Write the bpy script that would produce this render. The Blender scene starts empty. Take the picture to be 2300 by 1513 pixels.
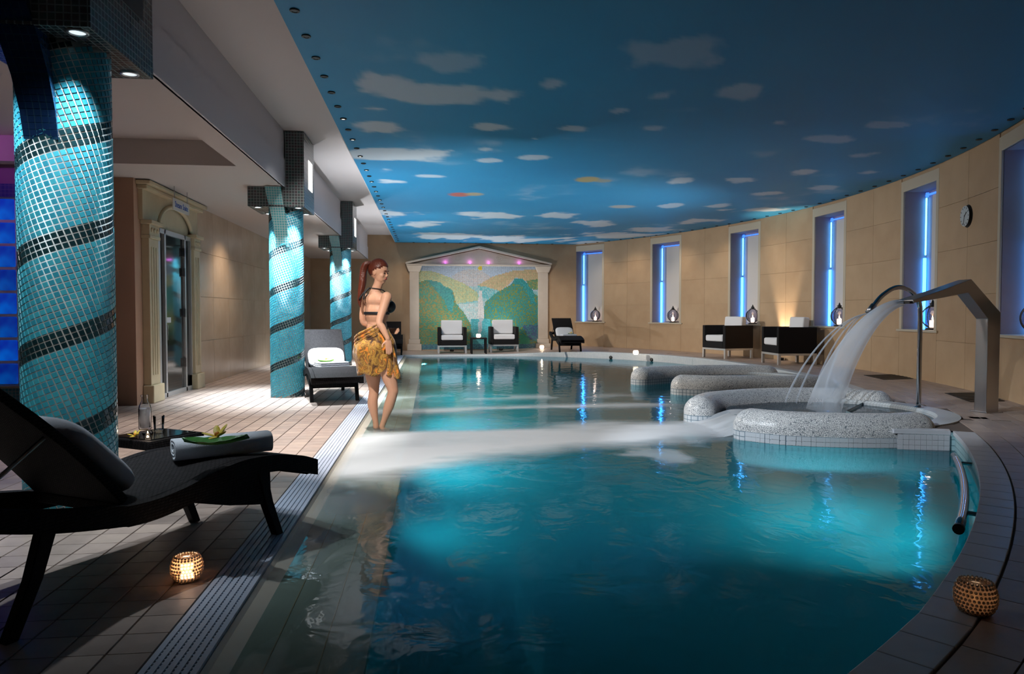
import bpy, bmesh, math, random
import numpy as np
from mathutils import Vector, Matrix
random.seed(7)
rng = np.random.default_rng(7)
sc = bpy.context.scene
COL = sc.collection
PI = math.pi

# ------------------------------------------------------------------ camera
CAM_H = 1.1
FPX = 1600.0
cam_d = bpy.data.cameras.new('camera')
cam = bpy.data.objects.new('camera', cam_d); COL.objects.link(cam)
cam_d.sensor_fit = 'HORIZONTAL'; cam_d.sensor_width = 36.0
cam_d.lens = FPX / 2300.0 * 36.0
cam_d.clip_start = 0.05; cam_d.clip_end = 200
YAW, PITCH = math.radians(6.486), math.radians(-1.8793)
cam.location = (0, 0, CAM_H)
cam.rotation_euler = (PI / 2 + PITCH, 0, -YAW)
sc.camera = cam

# ------------------------------------------------------------------ world, exposure
w = bpy.data.worlds.new('world'); sc.world = w; w.use_nodes = True
w.node_tree.nodes['Background'].inputs[0].default_value = (0.02, 0.03, 0.05, 1)
w.node_tree.nodes['Background'].inputs[1].default_value = 0.15
vs = sc.view_settings
vs.view_transform = 'Standard'; vs.look = 'None'; vs.exposure = 0.2; vs.gamma = 1.0
vs.use_curve_mapping = False
cy = sc.cycles
cy.max_bounces = 4; cy.diffuse_bounces = 2; cy.glossy_bounces = 2; cy.transmission_bounces = 3
cy.transparent_max_bounces = 10; cy.caustics_reflective = False; cy.caustics_refractive = False
cy.sample_clamp_indirect = 3.0; cy.use_denoising = True
cy.use_adaptive_sampling = True; cy.adaptive_threshold = 0.06; cy.adaptive_min_samples = 16; cy.light_sampling_threshold = 0.03
try: cy.use_light_tree = True
except Exception: pass

# ------------------------------------------------------------------ lights (downlights of the columns, panel lamps, pool lamps)
COLS = [(-1.9, 4.0), (-1.9, 9.75), (-1.9, 15.45)]
def light(name, kind, loc, power, color=(1, 1, 1), rot=None, target=None, **kw):
    d = bpy.data.lights.new(name, kind); d.energy = power; d.color = color
    for k, v in kw.items(): setattr(d, k, v)
    o = bpy.data.objects.new(name, d); COL.objects.link(o); o.location = loc
    if rot: o.rotation_euler = rot
    if target is not None:
        o.rotation_euler = (Vector(target) - Vector(loc)).to_track_quat('-Z', 'Y').to_euler()
    return o
COOL = (0.82, 0.93, 1.0)
WARM = (1.0, 0.80, 0.60)
DOWN = [(80, 40, 70, 62), (470, 560, 120, 56), (380, 420, 120, 60)]      # front pair, back pair, cone
for (cx, cyy), (pf, pb, _, cone) in zip(COLS, DOWN):
    for dx in (-0.29, 0.21):
        for dy, p in ((-0.30, pf), (0.30, pb)):
            light('capital_downlight', 'SPOT', (cx + dx, cyy + dy, 2.445), p, COOL, rot=(0, 0, 0),
                  spot_size=math.radians(cone + 16), spot_blend=1.0, shadow_soft_size=0.03)
# added spotlights without fixtures, filling light on woman, column, deck, tubs and mural
for (x, y, z, tgt, p, cone) in ((-1.12, 4.2, 3.06, (0.05, 6.6, 0.0), 560, 60), (-1.40, 7.6, 3.36, (-1.0, 11.0, 0.3), 120, 60), (-1.2, 13.8, 3.08, (1.5, 20.6, 0.5), 750, 40), (-1.15, 4.1, 3.06, (3.4, 6.3, 0.0), 820, 33),
                             (-1.15, 1.6, 3.36, (-1.9, 4.0, 1.25), 120, 27), (-1.15, 6.9, 3.36, (-1.85, 6.9, 0.0), 520, 62)):
    light('fill_spot', 'SPOT', (x, y, z), p, (0.84, 0.92, 1.0) if tgt[0] > 3 else (1.0, 0.94, 0.88), target=tgt, spot_size=math.radians(cone), spot_blend=0.6, shadow_soft_size=0.04)
# white panel lamps on the pool side of each capital
for (cx, cyy), p in zip(COLS, (4, 120, 190)):
    light('panel_lamp', 'AREA', (cx + 0.335, cyy + 0.1, 2.93), p, (1.0, 0.9, 0.78), rot=(0, -math.radians(50), 0),
          shape='RECTANGLE', size=0.34, size_y=0.26, spread=math.radians(104))
# pool lamps in the basin walls
for (x, y, z, tx, ty, p) in ((-.19, 4.9, -.85, 1, .5, 4), (-.19, 6.4, -.8, 1, .3, 15), (-.19, 8.6, -.7, 1, 0, 22), (-.19, 11.0, -.7, 1, 0, 30), (-.19, 14.0, -.7, 1, 0, 34), (-.19, 17.0, -.7, 1, -.2, 34)):
    light('pool_lamp', 'AREA', (x, y, z), p, (0.25, 0.95, 1.0), target=(x + tx, y + ty, z - .12), shape='DISK', size=.28)
for deg, p in ((-40.5, 6), (-42.5, 9)):
    a_ = math.radians(deg); light('pool_lamp', 'AREA', (-6.6 + 13.08 * math.cos(a_), 12.6 + 13.08 * math.sin(a_), -.9), p, (0.25, 0.95, 1.0), target=(2.4, 6.2, -1.15), shape='DISK', size=.28, spread=math.radians(110))
# downlights in the rim of the sky ceiling that wash the wall and the deck
WC = Vector((-6.6, 12.6)); RW = 14.1
def arc(a, r): return Vector((WC.x + r * math.cos(a), WC.y + r * math.sin(a)))
for deg, p in ((35, 26), (29, 28), (22, 28), (15, 24), (8, 18), (1, 8), (-6, 1.5), (-13, .5)):
    q = arc(math.radians(deg), RW - 0.95)
    t = arc(math.radians(deg), RW + 0.3)
    light('rim_downlight', 'SPOT', (q.x, q.y, 3.17), p, WARM, target=(t.x, t.y, 0.4), spot_size=math.radians(100), spot_blend=0.9, shadow_soft_size=0.05)
for x, y, p in ((-0.6, 20.0, 45), (1.4, 19.8, 45), (3.2, 19.8, 40)):
    light('rim_downlight', 'SPOT', (x, y, 3.17), p, WARM, target=(x, y + 1.2, 0.6), spot_size=math.radians(105), spot_blend=0.9, shadow_soft_size=0.05)
for x, y, p in ((-2.9, 12.4, 110), (-2.9, 17.2, 90)):  # added downlights without fixtures, brightening the left wall
    light('fill_downlight', 'SPOT', (x, y, 2.69), p, WARM, rot=(0, 0, 0), spot_size=math.radians(120), spot_blend=0.9, shadow_soft_size=0.06)

# ------------------------------------------------------------------ materials
M = {}
def nodes_of(m): return m.node_tree.nodes, m.node_tree.links
def mat(name, color, rough=0.6, metal=0.0, spec=0.5, noise=None, bump=None, emit=None, estr=0.0, trans=0.0, ior=1.45, coat=0.0, alpha=1.0, sheen=0.0):
    m = bpy.data.materials.new(name); m.use_nodes = True
    N, L = nodes_of(m); b = N['Principled BSDF']
    b.inputs['Base Color'].default_value = (*color, 1)
    b.inputs['Roughness'].default_value = rough; b.inputs['Metallic'].default_value = metal
    b.inputs['Specular IOR Level'].default_value = spec
    b.inputs['IOR'].default_value = ior
    b.inputs['Transmission Weight'].default_value = trans
    b.inputs['Coat Weight'].default_value = coat
    b.inputs['Alpha'].default_value = alpha
    b.inputs['Sheen Weight'].default_value = sheen
    if emit and not name.startswith('led'): m.cycles.emission_sampling = 'NONE'
    if emit: b.inputs['Emission Color'].default_value = (*emit, 1); b.inputs['Emission Strength'].default_value = estr
    tc = None
    if noise or bump:
        tc = N.new('ShaderNodeTexCoord')
    if noise:                     # (scale, amount, colour2)
        n = N.new('ShaderNodeTexNoise'); n.inputs['Scale'].default_value = noise[0]; n.inputs['Detail'].default_value = 5
        L.new(tc.outputs['Object'], n.inputs['Vector'])
        mx = N.new('ShaderNodeMix'); mx.data_type = 'RGBA'
        r = N.new('ShaderNodeMapRange'); r.inputs[1].default_value = 0.35; r.inputs[2].default_value = 0.65; r.inputs[4].default_value = noise[1]
        L.new(n.outputs['Fac'], r.inputs[0]); L.new(r.outputs[0], mx.inputs[0])
        mx.inputs[6].default_value = (*color, 1); mx.inputs[7].default_value = (*noise[2], 1)
        L.new(mx.outputs[2], b.inputs['Base Color'])
    if bump:                      # (scale, strength)
        n = N.new('ShaderNodeTexNoise'); n.inputs['Scale'].default_value = bump[0]; n.inputs['Detail'].default_value = 3
        L.new(tc.outputs['Object'], n.inputs['Vector'])
        bp = N.new('ShaderNodeBump'); bp.inputs['Strength'].default_value = bump[1]; bp.inputs['Distance'].default_value = 0.01
        L.new(n.outputs['Fac'], bp.inputs['Height']); L.new(bp.outputs[0], b.inputs['Normal'])
    M[name] = m
    return m
def mosaic(name, c1, c2, grout, pitch, joint=0.0025, rough=0.25, axes='XZ', rnd=1.0):
    """square tile grid with recessed joints, in object space; axes picks the two directions, 'BOX' uses the surface normal"""
    m = mat(name, c1, rough); N, L = nodes_of(m); b = N['Principled BSDF']
    tc = N.new('ShaderNodeTexCoord'); sp = N.new('ShaderNodeSeparateXYZ'); L.new(tc.outputs['Object'], sp.inputs[0])
    cb = N.new('ShaderNodeCombineXYZ')
    if axes == 'BOX':
        geo = N.new('ShaderNodeNewGeometry'); sn = N.new('ShaderNodeSeparateXYZ'); L.new(tc.outputs['Normal'], sn.inputs[0])
        def absgt(i):
            a = N.new('ShaderNodeMath'); a.operation = 'ABSOLUTE'; L.new(sn.outputs[i], a.inputs[0])
            g = N.new('ShaderNodeMath'); g.operation = 'GREATER_THAN'; g.inputs[1].default_value = 0.6; L.new(a.outputs[0], g.inputs[0]); return g
        gx, gz = absgt(0), absgt(2)
        def mixv(f, a, b2):
            x = N.new('ShaderNodeMix'); L.new(f.outputs[0], x.inputs[0]); L.new(a, x.inputs[2]); L.new(b2, x.inputs[3]); return x.outputs[0]
        u = mixv(gx, sp.outputs[0], sp.outputs[1]); v = mixv(gz, sp.outputs[2], sp.outputs[1])
        L.new(u, cb.inputs[0]); L.new(v, cb.inputs[1])
    else:
        L.new(sp.outputs['XYZ'.index(axes[0])], cb.inputs[0]); L.new(sp.outputs['XYZ'.index(axes[1])], cb.inputs[1])
    br = N.new('ShaderNodeTexBrick'); br.offset = 0.0; br.squash = 1.0
    br.inputs['Color1'].default_value = (*c1, 1); br.inputs['Color2'].default_value = (*c2, 1); br.inputs['Mortar'].default_value = (*grout, 1)
    br.inputs['Scale'].default_value = 1.0; br.inputs['Brick Width'].default_value = pitch; br.inputs['Row Height'].default_value = pitch
    br.inputs['Mortar Size'].default_value = joint; br.inputs['Mortar Smooth'].default_value = 0.1
    L.new(cb.outputs[0], br.inputs['Vector']); L.new(br.outputs['Color'], b.inputs['Base Color'])
    bp = N.new('ShaderNodeBump'); bp.invert = True; bp.inputs['Strength'].default_value = 0.3; bp.inputs['Distance'].default_value = 0.004
    L.new(br.outputs['Fac'], bp.inputs['Height']); L.new(bp.outputs[0], b.inputs['Normal'])
    return m

mat('tile_floor', (0.46, 0.36, 0.31), 0.42, noise=(9, 0.8, (0.38, 0.29, 0.25)), bump=(40, 0.08))
mat('tile_floor_b', (0.50, 0.39, 0.33), 0.42, noise=(9, 0.8, (0.42, 0.33, 0.28)), bump=(40, 0.08))
mat('tile_floor_c', (0.42, 0.33, 0.29), 0.40, noise=(9, 0.8, (0.35, 0.27, 0.23)), bump=(40, 0.08))
mat('grout', (0.16, 0.12, 0.10), 0.9)
mat('coping', (0.56, 0.58, 0.62), 0.35, noise=(12, 0.5, (0.48, 0.50, 0.55)))
mat('plaster', (0.62, 0.58, 0.58), 0.75)
mat('plaster_low', (0.56, 0.50, 0.47), 0.8)
mat('fascia', (0.60, 0.59, 0.63), 0.75)
mat('beige', (0.52, 0.36, 0.22), 0.55, noise=(3, 0.7, (0.46, 0.31, 0.185)), bump=(120, 0.05))
mat('beige_b', (0.54, 0.38, 0.235), 0.55, noise=(3, 0.7, (0.48, 0.33, 0.20)), bump=(120, 0.05))
mat('beige_joint', (0.47, 0.33, 0.205), 0.8)
mat('marble', (0.53, 0.40, 0.29), 0.22, noise=(2.5, 0.8, (0.45, 0.33, 0.23)))
mat('salmon', (0.46, 0.27, 0.18), 0.6, noise=(2, 0.5, (0.42, 0.24, 0.16)))
mat('stone', (0.56, 0.46, 0.30), 0.5, noise=(6, 0.6, (0.48, 0.39, 0.25)), bump=(60, 0.06))
mat('stone_pale', (0.58, 0.50, 0.42), 0.6, noise=(6, 0.5, (0.52, 0.44, 0.36)))
mat('trim', (0.56, 0.49, 0.38), 0.5)
mat('reveal_shaded', (0.30, 0.25, 0.28), 0.7, noise=(4, 0.5, (0.33, 0.29, 0.35)))  # shade and purple light in the window recess put into the colour
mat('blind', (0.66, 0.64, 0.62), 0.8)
mat('led', (0.2, 0.6, 1.0), 0.5, emit=(0.05, 0.36, 1.0), estr=7.0)
mat('led_core', (0.5, 0.9, 1.0), 0.5, emit=(0.08, 0.45, 1.0), estr=7.0)
mat('led_blue', (0.1, 0.2, 0.8), 0.5, emit=(0.05, 0.22, 1.0), estr=1.2)
mat('steel', (0.42, 0.40, 0.41), 0.28, metal=1.0, bump=(200, 0.02))
mat('chrome', (0.55, 0.56, 0.60), 0.12, metal=1.0)
mat('alu', (0.60, 0.60, 0.60), 0.35, metal=0.7)
mat('dark', (0.012, 0.012, 0.013), 0.5)
mat('dark_glass', (0.012, 0.013, 0.012), 0.06, spec=0.7)
mat('white', (0.80, 0.80, 0.80), 0.5)
mat('cushion', (0.78, 0.78, 0.80), 0.85, bump=(40, 0.15), sheen=0.2)
mat('pillow_grey', (0.50, 0.50, 0.55), 0.9, bump=(25, 0.25), sheen=0.2)
mat('towel', (0.80, 0.84, 0.92), 0.95, bump=(350, 0.5), sheen=0.4)
mat('leaf', (0.03, 0.16, 0.02), 0.4, bump=(60, 0.2))
mat('leaf_lime', (0.20, 0.55, 0.04), 0.45)
mat('petal', (0.80, 0.60, 0.05), 0.5, noise=(30, 0.6, (0.85, 0.72, 0.20)))
mat('petal_core', (0.65, 0.25, 0.03), 0.5)
mat('glass', (0.95, 0.97, 1.0), 0.02, trans=1.0, ior=1.45)
mat('water_glass', (0.9, 0.95, 1.0), 0.03, trans=1.0, ior=1.33)
mat('flame', (1, 0.7, 0.4), 0.5, emit=(1.0, 0.62, 0.30), estr=14.0)
mat('flame_dim', (1, 0.7, 0.4), 0.5, emit=(1.0, 0.62, 0.30), estr=1.5)
mat('candle_glow', (1, 0.75, 0.5), 0.5, emit=(1.0, 0.72, 0.48), estr=5.0)
mat('lamp_on', (1, 1, 1), 0.5, emit=(0.85, 0.95, 1.0), estr=14.0)
mat('lamp_dim', (1, 1, 1), 0.5, emit=(0.85, 0.95, 1.0), estr=0.6)
mat('panel_on', (1, 1, 1), 0.5, emit=(1.0, 0.95, 0.88), estr=1.2)
mat('tiny_on', (1, 1, 1), 0.5, emit=(1.0, 0.9, 0.75), estr=1.6)
mat('purple_on', (1, 0.5, 1), 0.5, emit=(0.8, 0.2, 1.0), estr=0.35)
mat('wax', (0.85, 0.80, 0.70), 0.6)
mat('crystal', (0.75, 0.55, 0.40), 0.15, trans=0.55, ior=1.4, spec=0.8)
mat('bead', (0.95, 0.80, 0.66), 0.12, trans=0.6, ior=1.5, spec=0.9)
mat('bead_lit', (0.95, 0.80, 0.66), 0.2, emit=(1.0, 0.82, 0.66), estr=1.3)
mat('grate', (0.60, 0.66, 0.80), 0.45, noise=(60, 0.4, (0.50, 0.57, 0.72)))
mat('grate_dark', (0.20, 0.25, 0.36), 0.6)
mat('fin_tile_shaded', (0.008, 0.03, 0.10), 0.2)  # tiles of the nearest fin, its unlit side darkened in the colour
TL = [mat('mosaic_light_%d' % i, c, 0.28, coat=0.05) for i, c in enumerate(((0.045, 0.38, 0.50), (0.06, 0.43, 0.55), (0.04, 0.33, 0.46)))]
TD = [mat('mosaic_dark_%d' % i, c, 0.16, coat=0.3) for i, c in enumerate(((0.008, 0.030, 0.038), (0.012, 0.045, 0.055)))]
mat('mosaic_grout', (0.78, 0.84, 0.84), 0.8)
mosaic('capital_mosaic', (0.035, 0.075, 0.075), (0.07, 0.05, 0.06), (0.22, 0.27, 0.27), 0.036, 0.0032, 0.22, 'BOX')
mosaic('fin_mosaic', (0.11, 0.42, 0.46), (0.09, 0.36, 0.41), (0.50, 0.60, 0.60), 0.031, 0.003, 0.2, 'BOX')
mosaic('plinth_mosaic', (0.07, 0.30, 0.30), (0.12, 0.33, 0.36), (0.45, 0.45, 0.40), 0.036, 0.003, 0.3, 'XZ')
mosaic('blue_mosaic', (0.02, 0.04, 0.25), (0.03, 0.05, 0.30), (0.10, 0.10, 0.30), 0.04, 0.003, 0.3, 'XZ')
mosaic('pool_mosaic', (0.32, 0.52, 0.56), (0.38, 0.56, 0.60), (0.16, 0.28, 0.32), 0.05, 0.004, 0.3, 'BOX')
mosaic('basin', (0.10, 0.55, 0.62), (0.13, 0.60, 0.66), (0.10, 0.42, 0.48), 0.05, 0.003, 0.5, 'BOX')
mosaic('tub_grid', (0.55, 0.60, 0.64), (0.62, 0.66, 0.70), (0.15, 0.22, 0.28), 0.045, 0.0035, 0.3, 'BOX')

def pebble_mat():                       # broken white mosaic of the tub walls
    m = mat('broken_mosaic', (0.72, 0.74, 0.76), 0.3); N, L = nodes_of(m); b = N['Principled BSDF']
    tc = N.new('ShaderNodeTexCoord'); v = N.new('ShaderNodeTexVoronoi'); v.feature = 'DISTANCE_TO_EDGE'; v.inputs['Scale'].default_value = 70
    v2 = N.new('ShaderNodeTexVoronoi'); v2.inputs['Scale'].default_value = 70
    L.new(tc.outputs['Object'], v.inputs['Vector']); L.new(tc.outputs['Object'], v2.inputs['Vector'])
    r = N.new('ShaderNodeMapRange'); r.inputs[1].default_value = 0.03; r.inputs[2].default_value = 0.10; L.new(v.outputs['Distance'], r.inputs[0])
    sv = N.new('ShaderNodeSeparateColor'); L.new(v2.outputs['Color'], sv.inputs[0])
    r2 = N.new('ShaderNodeMapRange'); r2.inputs[3].default_value = 0.70; r2.inputs[4].default_value = 0.88; L.new(sv.outputs[0], r2.inputs[0])
    cc = N.new('ShaderNodeCombineColor')
    for i in range(3): L.new(r2.outputs[0], cc.inputs[i])
    mx = N.new('ShaderNodeMix'); mx.data_type = 'RGBA'; L.new(r.outputs[0], mx.inputs[0]); mx.inputs[6].default_value = (0.16, 0.19, 0.22, 1); L.new(cc.outputs[0], mx.inputs[7])
    L.new(mx.outputs[2], b.inputs['Base Color'])
    bp = N.new('ShaderNodeBump'); bp.inputs['Strength'].default_value = 0.5; bp.inputs['Distance'].default_value = 0.006
    L.new(r.outputs[0], bp.inputs['Height']); L.new(bp.outputs[0], b.inputs['Normal'])
pebble_mat()

def wicker_mat(name, c1, c2, s):
    m = mat(name, c1, 0.7, spec=0.12); N, L = nodes_of(m); b = N['Principled BSDF']
    tc = N.new('ShaderNodeTexCoord'); ch = N.new('ShaderNodeTexBrick'); ch.offset = 0.5
    sp = N.new('ShaderNodeSeparateXYZ'); L.new(tc.outputs['Object'], sp.inputs[0])
    ad = N.new('ShaderNodeMath'); ad.operation = 'ADD'; L.new(sp.outputs[0], ad.inputs[0]); L.new(sp.outputs[2], ad.inputs[1])
    cb = N.new('ShaderNodeCombineXYZ'); L.new(ad.outputs[0], cb.inputs[0]); L.new(sp.outputs[1], cb.inputs[1])
    ad2 = N.new('ShaderNodeMath'); ad2.operation = 'SUBTRACT'; L.new(sp.outputs[1], ad2.inputs[0]); L.new(sp.outputs[2], ad2.inputs[1]); L.new(ad2.outputs[0], cb.inputs[1])
    L.new(cb.outputs[0], ch.inputs['Vector'])
    ch.inputs['Color1'].default_value = (*c1, 1); ch.inputs['Color2'].default_value = (*c2, 1); ch.inputs['Mortar'].default_value = (c1[0] * .2, c1[1] * .2, c1[2] * .2, 1)
    ch.inputs['Scale'].default_value = 1; ch.inputs['Brick Width'].default_value = s * 1.6; ch.inputs['Row Height'].default_value = s; ch.inputs['Mortar Size'].default_value = s * 0.16
    L.new(ch.outputs['Color'], b.inputs['Base Color'])
    bp = N.new('ShaderNodeBump'); bp.invert = True; bp.inputs['Strength'].default_value = 0.6; bp.inputs['Distance'].default_value = 0.004
    L.new(ch.outputs['Fac'], bp.inputs['Height']); L.new(bp.outputs[0], b.inputs['Normal'])
wicker_mat('wicker', (0.016, 0.014, 0.015), (0.030, 0.026, 0.028), 0.012)
mat('wicker_plain', (0.010, 0.009, 0.010), 0.6, spec=0.15, bump=(150, 0.3))

def thin_glass(name, tint, refl=0.12, rough=0.03, emis=None):
    m = bpy.data.materials.new(name); m.use_nodes = True; N, L = nodes_of(m); N.clear()
    out = N.new('ShaderNodeOutputMaterial'); mx = N.new('ShaderNodeMixShader'); tr = N.new('ShaderNodeBsdfTransparent'); gl = N.new('ShaderNodeBsdfGlossy'); lw = N.new('ShaderNodeLayerWeight')
    tr.inputs[0].default_value = (*tint, 1); gl.inputs['Roughness'].default_value = rough; lw.inputs[0].default_value = 0.10
    ad = N.new('ShaderNodeMath'); ad.operation = 'ADD'; ad.use_clamp = True; ad.inputs[1].default_value = refl
    L.new(lw.outputs['Fresnel'], ad.inputs[0]); L.new(ad.outputs[0], mx.inputs[0]); L.new(tr.outputs[0], mx.inputs[1]); L.new(gl.outputs[0], mx.inputs[2]); L.new(mx.outputs[0], out.inputs['Surface']); M[name] = m
thin_glass('glass_thin', (0.97, 0.98, 0.99), 0.035)
mat('backlit_water', (0.72, 0.70, 0.74), 0.3, alpha=0.55)  # bottled water, its backlit whiteness put into the colour
thin_glass('lantern_glass', (0.62, 0.62, 0.72), 0.10)
def glow_glass():
    m = bpy.data.materials.new('crystal_thin'); m.use_nodes = True; N, L = nodes_of(m); N.clear()
    out = N.new('ShaderNodeOutputMaterial'); mx = N.new('ShaderNodeMixShader'); tl = N.new('ShaderNodeBsdfTranslucent'); tr = N.new('ShaderNodeBsdfTransparent'); m2 = N.new('ShaderNodeMixShader'); gl = N.new('ShaderNodeBsdfGlossy')
    tl.inputs[0].default_value = (0.95, 0.75, 0.58, 1); tr.inputs[0].default_value = (0.9, 0.75, 0.6, 1); gl.inputs['Roughness'].default_value = 0.2
    mx.inputs[0].default_value = 0.35; m2.inputs[0].default_value = 0.12
    L.new(tl.outputs[0], mx.inputs[1]); L.new(tr.outputs[0], mx.inputs[2]); L.new(mx.outputs[0], m2.inputs[1]); L.new(gl.outputs[0], m2.inputs[2]); L.new(m2.outputs[0], out.inputs['Surface']); M['crystal_thin'] = m
glow_glass()

# ------------------------------------------------------------------ mesh helpers
class MB:
    def __init__(s): s.v = []; s.f = []; s.mi = []
    def add(s, vs_, fs, mi=0):
        o = len(s.v); s.v.extend([tuple(p) for p in vs_]); s.f.extend([tuple(i + o for i in f) for f in fs]); s.mi.extend([mi] * len(fs)); return s
    def box(s, x0, y0, z0, x1, y1, z1, mi=0):
        v = [(x0, y0, z0), (x1, y0, z0), (x1, y1, z0), (x0, y1, z0), (x0, y0, z1), (x1, y0, z1), (x1, y1, z1), (x0, y1, z1)]
        return s.add(v, [(0, 3, 2, 1), (4, 5, 6, 7), (0, 1, 5, 4), (1, 2, 6, 5), (2, 3, 7, 6), (3, 0, 4, 7)], mi)
    def obox(s, mtx, sx, sy, sz, mi=0):      # centred box under a matrix
        v = [mtx @ Vector((a * sx / 2, b * sy / 2, c * sz / 2)) for c in (-1, 1) for a, b in ((-1, -1), (1, -1), (1, 1), (-1, 1))]
        return s.add(v, [(0, 3, 2, 1), (4, 5, 6, 7), (0, 1, 5, 4), (1, 2, 6, 5), (2, 3, 7, 6), (3, 0, 4, 7)], mi)
    def quad(s, a, b, c, d, mi=0): return s.add([a, b, c, d], [(0, 1, 2, 3)], mi)
    def loft(s, rings, closed=True, caps=True, mi=0):
        n = len(rings[0]); vs_ = [p for r in rings for p in r]; fs = []
        for i in range(len(rings) - 1):
            for j in range(n if closed else n - 1):
                k = (j + 1) % n
                fs.append((i * n + j, i * n + k, (i + 1) * n + k, (i + 1) * n + j))
        if caps and closed:
            fs.append(tuple(range(n - 1, -1, -1))); fs.append(tuple((len(rings) - 1) * n + j for j in range(n)))
        return s.add(vs_, fs, mi)
    def lathe(s, prof, n=24, c=(0, 0, 0), mi=0, caps=True):
        rings = [[(c[0] + r * math.cos(2 * PI * j / n), c[1] + r * math.sin(2 * PI * j / n), c[2] + z) for j in range(n)] for r, z in prof]
        return s.loft(rings, True, caps, mi)
    def tube(s, pts, rad, n=10, mi=0, caps=True, flat=1.0):
        pts = [Vector(p) for p in pts]; rings = []; up = None
        for i, p in enumerate(pts):
            t = (pts[min(i + 1, len(pts) - 1)] - pts[max(i - 1, 0)]).normalized()
            if up is None:
                up = Vector((0, 0, 1)) if abs(t.z) < 0.9 else Vector((1, 0, 0))
            a = t.cross(up).normalized(); b = a.cross(t).normalized(); up = b
            r = rad[i] if isinstance(rad, (list, tuple)) else rad
            rings.append([p + a * r * math.cos(2 * PI * j / n) + b * r * flat * math.sin(2 * PI * j / n) for j in range(n)])
        return s.loft(rings, True, caps, mi)
    def ellipsoid(s, c, r, n=16, m=10, rot=None, mi=0):
        c = Vector(c); rings = []
        R = rot or Matrix.Identity(3)
        for i in range(m + 1):
            ph = -PI / 2 + PI * i / m
            ph = max(-PI / 2 + 0.02, min(PI / 2 - 0.02, ph))
            rings.append([c + R @ Vector((r[0] * math.cos(ph) * math.cos(2 * PI * j / n), r[1] * math.cos(ph) * math.sin(2 * PI * j / n), r[2] * math.sin(ph))) for j in range(n)])
        return s.loft(rings, True, True, mi)
    def mesh(s, name, mats, smooth=False):
        me = bpy.data.meshes.new(name); me.from_pydata([tuple(p) for p in s.v], [], s.f); 
        for m in (mats if isinstance(mats, (list, tuple)) else [mats]): me.materials.append(m if not isinstance(m, str) else M[m])
        if len(me.materials) > 1: me.polygons.foreach_set('material_index', s.mi)
        if smooth: me.polygons.foreach_set('use_smooth', [True] * len(me.polygons))
        me.validate(); me.update(); return me
    def build(s, name, mats, parent=None, smooth=False, bevel=0.0, loc=None, rot=None, subsurf=0, auto=None):
        return link(name, s.mesh(name, mats, smooth), parent, bevel, loc, rot, subsurf, auto)
def link(name, me, parent=None, bevel=0.0, loc=None, rot=None, subsurf=0, auto=None):
    o = bpy.data.objects.new(name, me); COL.objects.link(o)
    if parent: o.parent = parent
    if loc is not None: o.location = loc
    if rot is not None: o.rotation_euler = rot
    if bevel:
        b = o.modifiers.new('bevel', 'BEVEL'); b.width = bevel; b.segments = 2; b.limit_method = 'ANGLE'
    if subsurf:
        b = o.modifiers.new('sub', 'SUBSURF'); b.levels = subsurf; b.render_levels = subsurf
    return o
def tag(o, label, cat, group=None, kind=None):
    o['label'] = label; o['category'] = cat
    if group: o['group'] = group
    if kind: o['kind'] = kind
    return o
def struct(o, label=None, cat=None):
    o['kind'] = 'structure'
    if label: o['label'] = label
    if cat: o['category'] = cat
    return o
def empty(name, loc=(0, 0, 0), rz=0.0):
    o = bpy.data.objects.new(name, None); COL.objects.link(o); o.location = loc; o.rotation_euler = (0, 0, rz); o.empty_display_size = 0.1
    return o
def copy_tree(o, parent=None):
    c = o.copy(); COL.objects.link(c); c.parent = parent
    for ch in list(o.children): copy_tree(ch, c)
    return c
def smooth(t): t = min(1, max(0, t)); return t * t * (3 - 2 * t)
def catmull(P, n=6):
    P = [Vector(p) for p in P]; out = []
    for i in range(len(P) - 1):
        p0 = P[max(i - 1, 0)]; p1 = P[i]; p2 = P[i + 1]; p3 = P[min(i + 2, len(P) - 1)]
        for k in range(n):
            t = k / n
            out.append(0.5 * ((2 * p1) + (p2 - p0) * t + (2 * p0 - 5 * p1 + 4 * p2 - p3) * t * t + (3 * p1 - p0 - 3 * p2 + p3) * t ** 3))
    out.append(P[-1]); return out

# pixel -> world (a pixel only gives a direction; the height of the surface touched gives the distance)
_F = Vector((math.sin(YAW) * math.cos(PITCH), math.cos(YAW) * math.cos(PITCH), math.sin(PITCH)))
_R = Vector((math.cos(YAW), -math.sin(YAW), 0)); _U = _R.cross(_F)
def on_z(px, py, z):
    d = _R * ((px - 1150) / FPX) - _U * ((py - 756.5) / FPX) + _F
    t = (z - CAM_H) / d.z; return Vector((d.x * t, d.y * t, z))
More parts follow.
